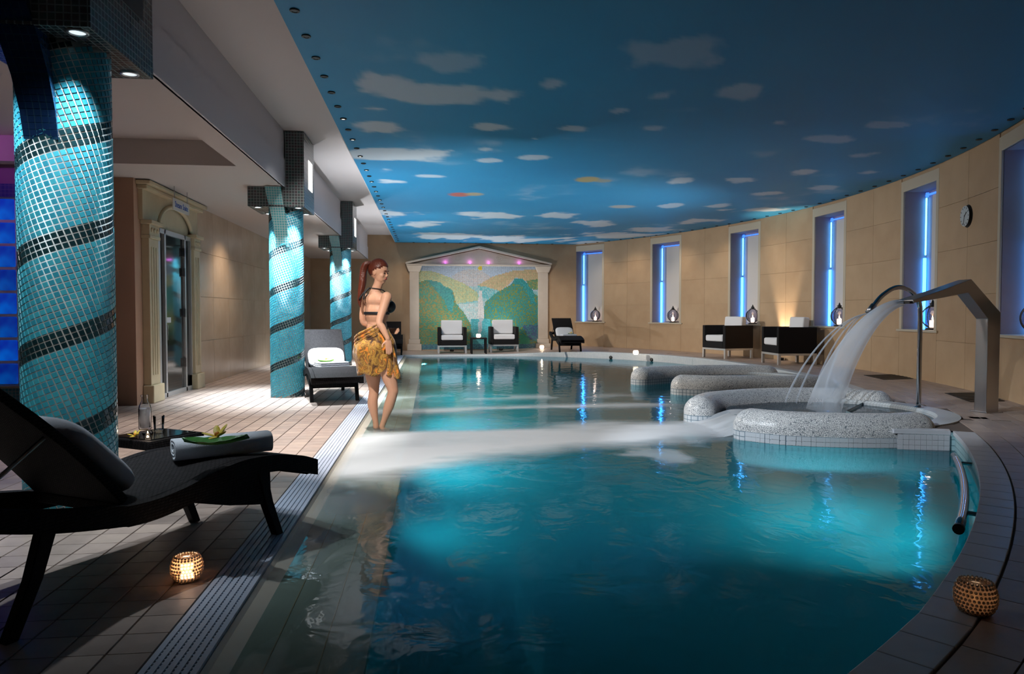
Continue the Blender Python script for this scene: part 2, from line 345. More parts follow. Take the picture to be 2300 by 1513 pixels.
# ------------------------------------------------------------------ ground plan
WATER_Z = -0.04
SKY_Z = 3.2
LOW_Z = 2.71
COF_Z = 2.98
UP_Z = 3.42
BACK_Y = 21.4
T1 = Vector((4.0, 6.85)); T1R = 0.97
T2 = Vector((4.75, 10.5)); T2R = 0.95
DRAIN = (-0.90, -0.714)
LEDGE = -0.216
def zf(x, y):
    if y > 12: return 0.12 * smooth((x - 1.5) / 3.0)
    return 0.12 * smooth((x + 0.6) / 0.8)
def arcpts(r, a0, a1, n):
    return [arc(math.radians(a0 + (a1 - a0) * i / n), r) for i in range(n + 1)]
def re_(a): return 13.06 + 0.22 * (-33.0 - math.degrees(a)) / 17.6 if math.degrees(a) > -52 else 13.2975
near_edge = [arc(math.radians(-62.6 + 29.4 * i / 30), re_(math.radians(-62.6 + 29.4 * i / 30))) for i in range(31)]
far_edge = [Vector(p[:2]) for p in catmull([(5.75, 15.2, 0), (5.42, 16.2, 0), (4.8, 17.15, 0), (3.8, 18.15, 0), (2.7, 18.8, 0), (1.0, 19.0, 0), (-0.9, 18.95, 0)], 6)]
far_arc = arcpts(12.65, -22.5, 11.5, 34)
near_edge = [Vector((-0.70, 0.78))] + near_edge
POOL = near_edge + [Vector((3.96, 5.56))] + [Vector((4.2, 6.8))] + far_arc + far_edge + [Vector((-0.70, 18.95))]
PX = np.array([p.x for p in POOL]); PY = np.array([p.y for p in POOL])
def in_poly(x, y, X=PX, Y=PY):
    x = np.asarray(x, float); y = np.asarray(y, float); r = np.zeros(x.shape, bool); j = len(X) - 1
    for i in range(len(X)):
        c = ((Y[i] > y) != (Y[j] > y)) & (x < (X[j] - X[i]) * (y - Y[i]) / (Y[j] - Y[i] + 1e-12) + X[i]); r ^= c; j = i
    return r
def xwall(y):
    if y >= 3.9: return WC.x + math.sqrt(RW * RW - (y - WC.y) ** 2)
    return 4.52 - (3.9 - y) * 0.782

# ------------------------------------------------------------------ floor base (grout bed) in small cells
cs = 0.1
gx = np.arange(-6.0, 7.6, cs) + cs / 2; gy = np.arange(-2.0, 21.4, cs) + cs / 2
XX, YY = np.meshgrid(gx, gy, indexing='ij')
keep = np.ones(XX.shape, bool)
for dx in (-.5, .5):
    for dy in (-.5, .5): keep &= ~in_poly(XX + dx * cs, YY + dy * cs)
keep &= ~((np.hypot(XX - T1.x, YY - T1.y) < T1R + 0.08) | (np.hypot(XX - T2.x, YY - T2.y) < T2R + 0.05))
keep &= ~((XX > DRAIN[0]) & (XX < -0.70) & (YY < 18.9))
keep &= XX < np.vectorize(xwall)(YY) + 0.12
fb = MB()
for i, j in zip(*np.nonzero(keep)):
    x, y = XX[i, j], YY[i, j]; h = cs / 2
    fb.quad((x - h, y - h, zf(x - h, y - h) - .006), (x + h, y - h, zf(x + h, y - h) - .006), (x + h, y + h, zf(x + h, y + h) - .006), (x - h, y + h, zf(x - h, y + h) - .006))
floor = struct(fb.build('floor', 'grout'), 'beige tiled floor around the indoor swimming pool', 'floor')
# far deck: pale stone lying on the bed
fd = MB()
for i, j in zip(*np.nonzero(keep & (YY > 17.0))):
    x, y = XX[i, j], YY[i, j]; h = cs / 2
    fd.quad((x - h, y - h, zf(x - h, y - h)), (x + h, y - h, zf(x + h, y - h)), (x + h, y + h, zf(x + h, y + h)), (x - h, y + h, zf(x - h, y + h)))
fd.build('far_paving', 'tile_floor', floor)

# left deck tiles: 0.148 m squares
TP = 0.148
tm = {}
for k, mn in enumerate(('tile_floor', 'tile_floor_b', 'tile_floor_c')):
    b = MB(); s = TP / 2
    b.add([(-s + .003, -s + .001, -.005), (s - .003, -s + .001, -.005), (s - .003, s - .001, -.005), (-s + .003, s - .001, -.005), (-s + .0045, -s + .002, 0), (s - .0045, -s + .002, 0), (s - .0045, s - .002, 0), (-s + .0045, s - .002, 0)],
          [(4, 5, 6, 7), (0, 1, 5, 4), (1, 2, 6, 5), (2, 3, 7, 6), (3, 0, 4, 7)])
    tm[k] = b.mesh('tile', mn)
tiles = []
x = DRAIN[0] - TP / 2
while x > -5.9:
    y = 0.4
    while y < 17.0:
        if not (x < -3.5 and y > 9.0) and not (x < -3.95 and y > 8.3): tiles.append((x, y))
        y += TP
    x -= TP
def in_view(x, y, z):
    d = Vector((x, y, z - CAM_H)); f = d.dot(_F)
    if f < 0.2: return None
    px = 1150 + FPX * d.dot(_R) / f; py = 756.5 - FPX * d.dot(_U) / f
    return (px, py, f) if -20 < px < 2320 and -20 < py < 1533 else None
def show_size(x, y, z):
    v = in_view(x, y, z)
    if not v: return -1
    return (CAM_H - z) / v[2] ** 3
tiles.sort(key=lambda t: -show_size(t[0], t[1], 0))
rest = MB()
for i, (x, y) in enumerate(tiles):
    k = int(rng.integers(0, 3))
    if i < 290:
        link('tile', tm[k], floor, loc=(x, y, zf(x, y)))
    else:
        s = TP / 2
        rest.add([(x - s + .0045, y - s + .002, 0), (x + s - .0045, y - s + .002, 0), (x + s - .0045, y + s - .002, 0), (x - s + .0045, y + s - .002, 0)], [(0, 1, 2, 3)], k)
o = rest.build('tile_field', ['tile_floor', 'tile_floor_b', 'tile_floor_c'], floor); o['kind'] = 'stuff'

# right deck tiles in rings that follow the pool edge
rt = []
def ring_tile(r0, r1, a0, a1, z, g=0.003, h=0.006, near=False):
    da = g / ((r0 + r1) / 2)
    f0 = f1 = 0.0
    if near: f0, f1 = re_(a0) - 13.1, re_(a1) - 13.1
    p = [arc(a0 + da, r0 + g + f0), arc(a0 + da, r1 - g + f0), arc(a1 - da, r1 - g + f1), arc(a1 - da, r0 + g + f1)]
    return [(q.x, q.y, z) for q in p] + [(q.x, q.y, z - h) for q in p]
ringf = [(0, 1, 2, 3), (0, 4, 5, 1), (1, 5, 6, 2), (2, 6, 7, 3), (3, 7, 4, 0)]
for k in range(6):                                   # near part, r 13.24 .. 14.14
    r0 = 13.245 + k * 0.15; r1 = r0 + 0.15; step = 0.24 / r0
    n = int(math.radians(33) / step) if k < 9 else 0
    for i in range(n):
        a0 = math.radians(-62) + i * step + (k % 2) * step * .5
        c = arc(a0 + step / 2, (r0 + r1) / 2)
        if (c - T1).length < T1R + 0.24: continue
        rt.append((r0, r1, a0, a0 + step, c, True))
for k in range(9):                                   # further part, r 12.79 .. 14.1
    r0 = 12.795 + k * 0.15; r1 = min(r0 + 0.15, 14.13); step = 0.24 / r0
    n = int(math.radians(52) / step)
    for i in range(n):
        a0 = math.radians(-29.2) + i * step
        c = arc(a0 + step / 2, (r0 + r1) / 2)
        if c.y > 17.0 or (c - T1).length < T1R + 0.24 or (c - T2).length < T2R + 0.2: continue
        rt.append((r0, r1, a0, a0 + step, c, False))
rt.sort(key=lambda t: -show_size(t[4].x, t[4].y, 0.12))
rest = MB(); cnt = 0
for (r0, r1, a0, a1, c, nr) in rt:
    z = zf(c.x, c.y); k = int(rng.integers(0, 3)); mn = ['tile_floor', 'tile_floor_b', 'tile_floor_c'][k]
    if cnt < 260 and in_view(c.x, c.y, z):
        b = MB(); b.add(ring_tile(r0, r1, a0, a1, z + .001, near=nr), ringf); b.build('deck_tile', mn, floor); cnt += 1
    else:
        rest.add(ring_tile(r0, r1, a0, a1, z + .001, near=nr), ringf, k)
o = rest.build('deck_tile_field', ['tile_floor', 'tile_floor_b', 'tile_floor_c'], floor); o['kind'] = 'stuff'

# ------------------------------------------------------------------ overflow drain and shallow ledge
dr = empty('overflow_grating', ((DRAIN[0] + DRAIN[1]) / 2, 0, 0))
tag(dr, 'long pale blue plastic overflow grating running along the left pool side', 'grating')
MB().box(-.093, 0.3, -.08, .093, 18.9, -.02).build('channel', 'grate_dark', dr)
bw = 0.186 / 7
bar = MB().box(-bw / 2 + .0035, 0.3, -.02, bw / 2 - .0035, 18.9, 0.0).mesh('bar', 'grate')
for k in range(7): link('bar', bar, dr, loc=(-.093 + bw * (k + .5), 0, 0))
rb = MB(); y = 0.3
while y < 18.9: rb.box(-.09, y, -.018, .09, y + .007, -.003); y += .022
o = rb.build('cross_ribs', 'grate', dr); o['kind'] = 'stuff'
lg = MB(); ys = np.linspace(0.3, 18.93, 80)
for a, b in zip(ys[:-1], ys[1:]):
    lg.quad((-.714, a, -.012), (-.70, a, -.03), (-.70, b, -.03), (-.714, b, -.012))
    lg.quad((-.70, a, -.03), (LEDGE, a, -.11), (LEDGE, b, -.11), (-.70, b, -.03))
    lg.quad((LEDGE, a, -.11), (LEDGE, a, -1.3), (LEDGE, b, -1.3), (LEDGE, b, -.11), 1)
mat('ledge', (0.50, 0.46, 0.38), 0.5, noise=(5, 0.5, (0.44, 0.40, 0.33)))
ledge = struct(lg.build('trim_1', ['ledge', 'basin']), 'shallow beige ledge under water along the left pool edge', 'pool ledge')
# joints of the ledge slabs
for xx in (-0.545, -0.38):
    z = -.03 - .08 * (xx + .70) / (-LEDGE * -1 + .70)
    MB().box(xx - .002, 0.4, z - .004, xx + .002, 18.9, z + .0015).build('joint', 'beige_joint', ledge)

# ------------------------------------------------------------------ pool basin
bs = MB()
bs.quad((-1, -1, -1.3), (8, -1, -1.3), (8, 20, -1.3), (-1, 20, -1.3))
pb = near_edge + [Vector((3.96, 5.56)), Vector((4.2, 6.8))] + far_arc + far_edge
for p, q in zip(pb[:-1], pb[1:]):
    zp, zq = zf(p.x, p.y) - .01, zf(q.x, q.y) - .01
    bs.quad((p.x, p.y, -1.3), (q.x, q.y, -1.3), (q.x, q.y, -0.12), (p.x, p.y, -0.12))
    bs.quad((p.x, p.y, -.12), (q.x, q.y, -.12), (q.x, q.y, zq), (p.x, p.y, zp), 1)
basin = struct(bs.build('pool_basin', ['basin', 'pool_mosaic']), 'turquoise tiled basin of the swimming pool', 'pool basin')
# coping: individual grey stones on the near right curve
n = 36
for i in range(n):
    a0 = math.radians(-62.6 + 29.4 * i / n); a1 = math.radians(-62.6 + 29.4 * (i + 1) / n)
    c = arc((a0 + a1) / 2, 13.17)
    b = MB(); b.add(ring_tile(13.085, 13.24, a0, a1, zf(c.x, c.y) + .004, .0015, .035, near=True), ringf); b.build('coping_stone', 'coping', basin, bevel=.003)
MB().add([(3.88, 5.58, .124), (4.30, 5.455, .124), (4.36, 5.55, .124), (3.90, 5.70, .124), (3.88, 5.58, .09), (4.30, 5.455, .09), (4.36, 5.55, .09), (3.90, 5.70, .09)], [(0, 1, 2, 3), (0, 4, 5, 1), (1, 5, 6, 2), (2, 6, 7, 3), (3, 7, 4, 0)]).build('coping_stone', 'coping', basin, bevel=.003)
# tiles of the short wall under it
P = Vector((3.90, 5.565)); Q = Vector((4.295, 5.452)); d = (Q - P).normalized(); nn = Vector((d.y, -d.x)); ang = math.atan2(d.y, d.x)
tb = MB().box(-.0215, -.004, -.0215, .0215, .002, .0215).mesh('tile', 'coping')
for i in range(9):
    for k in range(4):
        c = P + d * (0.022 + i * .045) + nn * .002
        link('tile', tb, basin, loc=(c.x, c.y, .066 - k * .045), rot=(0, 0, ang))
# white mosaic coping along the far and right edge
def coping_strip(pts, width, name, mname):
    b = MB(); pr = []
    for i, p in enumerate(pts):
        t = (pts[min(i + 1, len(pts) - 1)] - pts[max(i - 1, 0)]).normalized(); nrm = Vector((t.y, -t.x))
        z = zf(p.x, p.y) + .006; ip = p - nrm * .012; op = p + nrm * width
        pr.append([(ip.x, ip.y, -.3), (ip.x, ip.y, z - .012), (ip.x + nrm.x * .012, ip.y + nrm.y * .012, z), (op.x, op.y, z), (op.x, op.y, z - .02)])
    b.loft(pr, closed=False, caps=False); return b.build(name, mname, basin)
mosaic('white_mosaic', (0.62, 0.66, 0.68), (0.55, 0.60, 0.64), (0.40, 0.45, 0.48), 0.03, 0.003, 0.35, 'BOX')
coping_strip(far_arc + far_edge[1:], 0.16, 'far_coping', 'white_mosaic')
for px, py in ((1310, 808), (1402, 811)):
    p = on_z(px, py, 0.0)
    b = MB(); b.lathe([(0.03, 0), (0.045, 0.004), (0.045, 0.012), (0.02, 0.016)], 14)
    o = b.build('inlet_nozzle', 'dark', basin, smooth=True); o.location = (p.x, p.y, 0.0)
    k = min(range(len(far_edge)), key=lambda i: (far_edge[i] - Vector(p[:2])).length); q = far_edge[k]; o.location = (q.x, q.y, 0.01); 
    tq = (far_edge[min(k + 1, len(far_edge) - 1)] - far_edge[k - 1]).normalized(); nv = Vector((-tq.y, tq.x, 0)); o.location = (q.x + nv.x * .013, q.y + nv.y * .013, 0.0)
    o.rotation_euler = nv.to_track_quat('Z', 'Y').to_euler()

# ------------------------------------------------------------------ tubs: rounded mosaic walls
def arm(parent, name, pts, label, hw=0.17, top=0.235, tiles=False):
    cl = catmull([(p[0], p[1], 0) for p in pts], 8); up = []; lo = []
    sh = top - hw
    prof = [(hw * math.cos(t), sh + hw * math.sin(t)) for t in np.linspace(PI, 0, 13)]
    split = 0.045
    rings = []
    for i, p in enumerate(cl):
        t = (cl[min(i + 1, len(cl) - 1)] - cl[max(i - 1, 0)]).normalized(); nrm = Vector((t.y, -t.x, 0)); rings.append((p, nrm, t))
    ups = []; los = []
    def ring(p, nrm):
        ups.append([p + nrm * -hw + Vector((0, 0, split))] + [p + nrm * a + Vector((0, 0, z)) for a, z in prof] + [p + nrm * hw + Vector((0, 0, split))])
        los.append([p + nrm * -hw + Vector((0, 0, -.95)), p + nrm * -hw + Vector((0, 0, split)), p + nrm * hw + Vector((0, 0, split)), p + nrm * hw + Vector((0, 0, -.95))])
    a = MB(); b = MB()
    for (p, nrm, t) in rings: ring(p, nrm)
    a.loft(ups, closed=False, caps=False); b.loft(los, closed=False, caps=False)
    for (p, nrm, t), sgn in ((rings[0], -1), (rings[-1], 1)):           # domed ends
        n = 14; rr = []; rl = []
        for k in range(n + 1):
            th = PI * k / n; dv = nrm * math.cos(th) + t * sgn * math.sin(th)
            rr.append([p + dv * hw + Vector((0, 0, split))] + [p + dv * (hw * math.cos(q)) + Vector((0, 0, sh + hw * math.sin(q))) for q in np.linspace(0, PI / 2, 8)])
            rl.append([p + dv * hw + Vector((0, 0, -.95)), p + dv * hw + Vector((0, 0, split))])
        a.loft(rr, closed=False, caps=False); b.loft(rl, closed=False, caps=False)
    off = Vector(parent.location)
    for m_ in (a, b): m_.v = [tuple(Vector(v) - off) for v in m_.v]
    root = a.build(name, 'broken_mosaic', parent, smooth=True); root['label'] = label
    b.build('tiled_base', 'tub_grid', root)
    if tiles:
        tb = MB().box(-.0185, -.002, -.0185, .0185, .004, .0185).mesh('tile', 'white_tile')
        L = sum((cl[i + 1] - cl[i]).length for i in range(len(cl) - 1)); s = 0.02; acc = 0; i = 0
        while s < L - .02 and i < len(cl) - 1:
            seg = (cl[i + 1] - cl[i]).length
            if acc + seg < s: acc += seg; i += 1; continue
            f = (s - acc) / seg; p = cl[i].lerp(cl[i + 1], f); t = (cl[i + 1] - cl[i]).normalized(); nrm = Vector((t.y, -t.x, 0))
            for k in range(4):
                q = p + nrm * (hw + .002) - off
                link('tile', tb, root, loc=(q.x, q.y, .022 - k * .04 - off.z), rot=(0, 0, math.atan2(t.y, t.x)))
            s += .0345
    return root
mat('white_tile', (0.60, 0.65, 0.70), 0.25)
def tub(name, c, R, a0, a1, label):
    root = empty(name, (c.x, c.y, -.5)); n = 40; out = []; inn = []
    for i in range(n + 1):
        a = math.radians(a0 + (a1 - a0) * i / n); ca, sa = math.cos(a), math.sin(a)
        out.append([(ca * R, sa * R, .15), (ca * R, sa * R, .605), (ca * (R + .02), sa * (R + .02), .627), (ca * (R + .21), sa * (R + .21), .627), (ca * (R + .21), sa * (R + .21), .59)])
    MB().loft(out, closed=False, caps=False).build('rim', 'white_mosaic', root)
    MB().lathe([(R, 0.6 - .08), (R, 0.0), (0.01, 0.0)], 40, caps=False).build('bowl', 'pool_mosaic', root, smooth=False)
    ws = MB(); ws.lathe([(R, 0.585), (0.001, 0.585)], 40, caps=False); ws.build('water', 'water', root)
    return tag(root, label, 'tub')
# ------------------------------------------------------------------ water
def water_mat(name, tint, rough, bump_s, bump_k, refr=None):
    m = bpy.data.materials.new(name); m.use_nodes = True; N, L = nodes_of(m); N.clear()
    out = N.new('ShaderNodeOutputMaterial'); mx = N.new('ShaderNodeMixShader'); tr = N.new('ShaderNodeBsdfTransparent' if refr is None else 'ShaderNodeBsdfRefraction'); gl = N.new('ShaderNodeBsdfGlossy')
    if refr is not None: tr.inputs['Roughness'].default_value = refr; tr.inputs['IOR'].default_value = 1.33
    fr = N.new('ShaderNodeFresnel'); fr.inputs['IOR'].default_value = 1.33
    tr.inputs[0].default_value = (*tint, 1); gl.inputs['Color'].default_value = (0.70, 0.76, 0.82, 1); gl.inputs['Roughness'].default_value = rough
    tc = N.new('ShaderNodeTexCoord'); mp = N.new('ShaderNodeMapping'); mp.inputs['Scale'].default_value = (bump_s, bump_s * .8, 1)
    n = N.new('ShaderNodeTexNoise'); n.inputs['Scale'].default_value = 1; n.inputs['Detail'].default_value = 3; n.inputs['Distortion'].default_value = 0.6
    L.new(tc.outputs['Object'], mp.inputs[0]); L.new(mp.outputs[0], n.inputs['Vector'])
    bp = N.new('ShaderNodeBump'); bp.inputs['Strength'].default_value = bump_k; bp.inputs['Distance'].default_value = 0.02
    L.new(n.outputs['Fac'], bp.inputs['Height']); L.new(bp.outputs[0], gl.inputs['Normal']); L.new(bp.outputs[0], fr.inputs['Normal'])
    L.new(fr.outputs[0], mx.inputs[0]); L.new(tr.outputs[0], mx.inputs[1]); L.new(gl.outputs[0], mx.inputs[2]); L.new(mx.outputs[0], out.inputs['Surface'])
    M[name] = m
water_mat('water_clear', (0.75, 0.90, 0.92), 0.05, 5.0, 0.22)
water_mat('water', (0.24, 0.72, 0.80), 0.05, 5.0, 0.22, refr=0.25)
pw_ = MB(); ysl = np.linspace(0.9, 18.95, 40)
xl = []
for a_, b_ in zip(ysl[:-1], ysl[1:]): pw_.quad((-.706, a_, WATER_Z), (LEDGE, a_, WATER_Z), (LEDGE, b_, WATER_Z), (-.706, b_, WATER_Z), 1)
bm = bmesh.new()
main = [Vector((LEDGE, 1.16))] + [p for p in POOL if p.x > LEDGE + .02] + [Vector((LEDGE, 18.97))]
bm.faces.new([bm.verts.new((p.x, p.y, WATER_Z)) for p in main]); bmesh.ops.triangulate(bm, faces=bm.faces[:]); bm.normal_update()
pw_.add([v.co[:] for v in bm.verts], [tuple(v.index for v in (f.verts if f.normal.z > 0 else reversed(f.verts[:]))) for f in bm.faces] if not bm.verts.index_update() else [], 0); bm.free()
o = pw_.build('pool_water', ['water', 'water_clear']); tag(o, 'clear teal water filling the large indoor pool', 'water', kind='stuff')
t1 = tub('hot_tub', T1, T1R, -75, 60, 'near round hot tub with white rim under the steel fountains')
t2 = tub('hot_tub', T2, T2R, -62, 62, 'farther round hot tub between two blue shaded mosaic walls')
arm(t1, 'mosaic_wall', [(2.92, 6.2), (3.15, 5.98), (3.55, 5.83), (3.95, 5.77), (4.22, 5.80)], 'rounded white mosaic wall nearest the camera', tiles=True)
arm(t1, 'mosaic_wall', [(2.82, 7.22), (3.1, 7.58), (3.74, 7.86), (4.3, 7.9), (4.75, 7.75), (5.0, 7.5)], 'rounded white mosaic wall under the falling water')
arm(t2, 'mosaic_wall', [(3.55, 9.75), (3.9, 9.6), (4.55, 9.52), (5.1, 9.42), (5.45, 9.4)], 'rounded white mosaic wall on the near side')
arm(t2, 'mosaic_wall', [(3.38, 11.2), (3.8, 11.4), (4.6, 11.55), (5.2, 11.5), (5.6, 11.35)], 'rounded white mosaic wall on the far side')

# white water: foam that drifts from the tubs across the pool, a thin layer on the surface
def fbm(shape, base, octs, stretch=(1, 1), seed=0):
    r = np.random.default_rng(seed); out = np.zeros(shape); amp = 1; tot = 0
    for o_ in range(octs):
        nx = max(2, int(base * 2 ** o_ * stretch[0])); ny = max(2, int(base * 2 ** o_ * stretch[1]))
        g = r.random((nx + 2, ny + 2)); u = np.linspace(0, nx, shape[0]); v = np.linspace(0, ny, shape[1])
        iu = np.minimum(u.astype(int), nx); iv = np.minimum(v.astype(int), ny); fu = (u - iu)[:, None]; fv = (v - iv)[None, :]
        fu = fu * fu * (3 - 2 * fu); fv = fv * fv * (3 - 2 * fv)
        a = g[np.ix_(iu, iv)]; b = g[np.ix_(iu + 1, iv)]; c = g[np.ix_(iu, iv + 1)]; d = g[np.ix_(iu + 1, iv + 1)]
        out += amp * ((a * (1 - fu) + b * fu) * (1 - fv) + (c * (1 - fu) + d * fu) * fv); tot += amp; amp *= .55
    return out / tot
def sstep(a, b, x): t = np.clip((x - a) / (b - a), 0, 1); return t * t * (3 - 2 * t)
def alpha_mat(name, color, rough=0.9, emit=None):
    m = bpy.data.materials.new(name); m.use_nodes = True; N, L = nodes_of(m); N.clear()
    out = N.new('ShaderNodeOutputMaterial'); mx = N.new('ShaderNodeMixShader'); tr = N.new('ShaderNodeBsdfTransparent'); df = N.new('ShaderNodeBsdfDiffuse'); tl = N.new('ShaderNodeBsdfTranslucent'); m2 = N.new('ShaderNodeMixShader')
    df.inputs[0].default_value = (*color, 1); tl.inputs[0].default_value = (*color, 1); m2.inputs[0].default_value = 0.35
    at = N.new('ShaderNodeAttribute'); at.attribute_name = 'dens'
    L.new(df.outputs[0], m2.inputs[1]); L.new(tl.outputs[0], m2.inputs[2])
    L.new(at.outputs['Fac'], mx.inputs[0]); L.new(tr.outputs[0], mx.inputs[1]); L.new(m2.outputs[0], mx.inputs[2]); L.new(mx.outputs[0], out.inputs['Surface']); M[name] = m
alpha_mat('foam', (0.88, 0.92, 0.97))
alpha_mat('spray', (0.80, 0.88, 0.98))
def grid_mesh(name, X, Y, Z, attr, mname, cull=0.004):
    nx, ny = X.shape; idx = np.arange(nx * ny).reshape(nx, ny)
    q = np.stack([idx[:-1, :-1], idx[1:, :-1], idx[1:, 1:], idx[:-1, 1:]], -1).reshape(-1, 4)
    A = attr.reshape(-1); q = q[A[q].max(1) > cull]
    used = np.unique(q); remap = -np.ones(nx * ny, int); remap[used] = np.arange(len(used)); q = remap[q]
    co = np.stack([X, Y, Z], -1).reshape(-1, 3)[used]
    me = bpy.data.meshes.new(name); me.from_pydata(co.tolist(), [], q.tolist())
    a = me.attributes.new('dens', 'FLOAT', 'POINT'); a.data.foreach_set('value', A[used].astype(np.float32))
    me.materials.append(M[mname]); me.polygons.foreach_set('use_smooth', [True] * len(me.polygons)); me.update(); return me
fx = np.arange(-0.78, 5.2, 0.03); fy = np.arange(2.0, 12.0, 0.03)
FX, FY = np.meshgrid(fx, fy, indexing='ij')
n1 = fbm(FX.shape, 5, 5, (0.7, 2.6), 3); n2 = fbm(FX.shape, 9, 4, (1.0, 2.2), 5); n3 = fbm(FX.shape, 4, 4, (1, 1.6), 8)
# the stream: from the opening of the near tub to the left ledge, widening and drifting towards the camera
tt = np.clip((2.95 - FX) / 3.6, 0, 1)                       # 0 at the tub, 1 at the ledge
mid = 6.70 - 0.75 * tt ** 1.5; half = 0.42 + 1.0 * tt ** 1.1
near_side = mid - half; far_side = mid + 0.40 + 0.25 * tt
wob = (n1 - .5) * 1.3
band = sstep(-0.25, 0.45, (FY - near_side) + wob * (0.5 + tt)) * (1 - sstep(-0.2, 0.35, FY - far_side + wob * .6))
band *= 1 - sstep(2.75, 3.15, FX)
A = 1.0 * band * (0.86 + 0.45 * (n2 - .3))
thin = np.exp(-((FY - 8.35 - 0.1 * FX) / 0.22) ** 2) * sstep(0.45, 0.6, n1 + .06) * (1 - sstep(2.8, 3.4, FX)) * 0.55
thin2 = np.exp(-((FY - 9.6) / 0.25) ** 2) * sstep(0.48, 0.62, n2 + .04) * (1 - sstep(2.4, 3.2, FX)) * 0.25
swirl = sstep(0.54, 0.70, n2) * np.exp(-(((FX - 1.9) / 1.3) ** 2 + ((FY - 5.3) / 0.55) ** 2)) * 0.5
led = sstep(0.46, 0.62, n3 + 0.04) * np.exp(-((FX + 0.45) / 0.35) ** 2) * sstep(3.6, 4.6, FY) * (1 - sstep(6.0, 7.5, FY)) * 0.6
A = np.clip(np.maximum.reduce([A, thin, thin2, swirl, led]), 0, 0.93)
A *= sstep(-0.74, -0.60, FX)
# not on the tub walls or decks
inside = in_poly(FX, FY) & (np.hypot(FX - 4.0, FY - 6.85) > 1.1) & (np.hypot(FX - 4.75, FY - 10.5) > 1.2)
A *= inside
FZ = np.full(FX.shape, WATER_Z + .006) + 0.012 * band
o = link('foam', grid_mesh('foam', FX, FY, FZ, A, 'foam')); tag(o, 'white foam and mist drifting over the water from the tub to the woman', 'foam', kind='stuff')
# cascade over the lip of the near tub
cu = np.linspace(0, 1, 24); cv = np.linspace(-0.42, 0.36, 22)
CU, CV = np.meshgrid(cu, cv, indexing='ij')
CXx = 3.35 - 0.85 * CU; CYy = 6.72 + CV * (1 + .15 * CU) - .05 * CU; CZ = 0.10 - 0.13 * sstep(0.25, 0.85, CU) + .006 * np.sin(CV * 40)
CA = 0.85 * (1 - sstep(0.75, 1.0, CU)) * sstep(0.0, 0.2, CU) * (0.75 + 0.5 * (fbm(CU.shape, 3, 3, (1, 3), 4) - .3))
o = link('tub_cascade', grid_mesh('tub_cascade', CXx, CYy, CZ, np.clip(CA, 0, .95), 'foam')); tag(o, 'white water spilling out of the near tub into the pool', 'water', kind='stuff')

# ------------------------------------------------------------------ painted sky ceiling
sx = 150; sy = 420
ty = np.linspace(-2.0, BACK_Y, sy); SXg = np.zeros((sx, sy)); SYg = np.zeros((sx, sy))
for j, y in enumerate(ty):
    SXg[:, j] = np.linspace(-1.04, xwall(y) - .02, sx); SYg[:, j] = y
cl_list = [(1000, 205, 210, 36, .8), (850, 245, 50, 10, .9), (1110, 285, 110, 14, 1), (1280, 288, 50, 9, .8), (840, 282, 100, 22, 1), (880, 345, 130, 22, 1), (870, 380, 70, 14, 1), (890, 408, 60, 8, 1),
           (1200, 311, 25, 7, .8), (1090, 335, 20, 7, .8), (1100, 360, 30, 6, .8), (1210, 352, 48, 8, .8), (1235, 190, 55, 22, .6), (1470, 287, 45, 11, .55), (1390, 248, 30, 10, .55), (1750, 275, 45, 14, .6),
           (1540, 405, 45, 10, .9), (1660, 405, 60, 10, .9), (1810, 385, 60, 12, .9), (1950, 387, 50, 10, .7), (1730, 432, 50, 8, .9), (900, 480, 70, 12, 1), (1100, 485, 90, 10, 1), (960, 505, 60, 10, 1), (1000, 530, 120, 13, 1),
           (1250, 485, 60, 9, .9), (1330, 501, 70, 10, 1), (1450, 516, 100, 9, 1), (1560, 495, 60, 10, 1), (1620, 460, 50, 8, .8), (1700, 470, 90, 9, .9), (1510, 460, 30, 9, .7), (1400, 527, 120, 9, 1), (1160, 537, 150, 8, 1),
           (1850, 312, 90, 14, .5), (2000, 282, 80, 12, .45), (1640, 210, 70, 24, .5), (1480, 110, 150, 70, .35), (1490, 215, 50, 18, .45), (1930, 350, 60, 12, .5), (1000, 150, 90, 40, .4), (1850, 420, 60, 9, .8), (1390, 545, 150, 6, 1), (950, 395, 60, 6, .8)]
cn = fbm((sx, sy), 14, 5, (1.0, 2.6), 21); cn2 = fbm((sx, sy), 5, 4, (1.2, 3.0), 33)
CA = np.zeros((sx, sy))
for (px, py, rx, ry, k) in cl_list:
    c = on_z(px, py, SKY_Z); e = on_z(px + rx, py, SKY_Z); f0 = on_z(px, py - ry, SKY_Z); f1 = on_z(px, py + ry, SKY_Z)
    ax = max(0.1, abs(e.x - c.x)); ay = max(0.1, abs(f1.y - f0.y) / 2)
    d = np.sqrt(((SXg - c.x) / ax) ** 2 + ((SYg - c.y) / ay) ** 2)
    CA = np.maximum(CA, k * sstep(0.30, 0.55, (1.15 - d) * .75 + (cn - .5) * 1.5) * (d < 2.2))
CA = np.maximum(CA, 0.35 * sstep(0.58, 0.75, cn2) * sstep(0.45, 0.7, cn))
vis = 0.85 * CA
blue = np.array((0.012, 0.22, 0.46)); blue2 = np.array((0.022, 0.28, 0.52)); white = np.array((0.60, 0.68, 0.74))
bl = blue + (blue2 - blue) * cn2[..., None]
colr = bl * (1 - vis[..., None]) + white * vis[..., None]
def paint(px, py, rx, ry, c, k=.9):
    q = on_z(px, py, SKY_Z); e = on_z(px + rx, py, SKY_Z); f0 = on_z(px, py - ry, SKY_Z); f1 = on_z(px, py + ry, SKY_Z)
    d = np.sqrt(((SXg - q.x) / abs(e.x - q.x)) ** 2 + ((SYg - q.y) / (abs(f1.y - f0.y) / 2)) ** 2); a = (k * (1 - sstep(.7, 1.1, d)))[..., None]
    colr[:] = colr * (1 - a) + np.array(c) * a
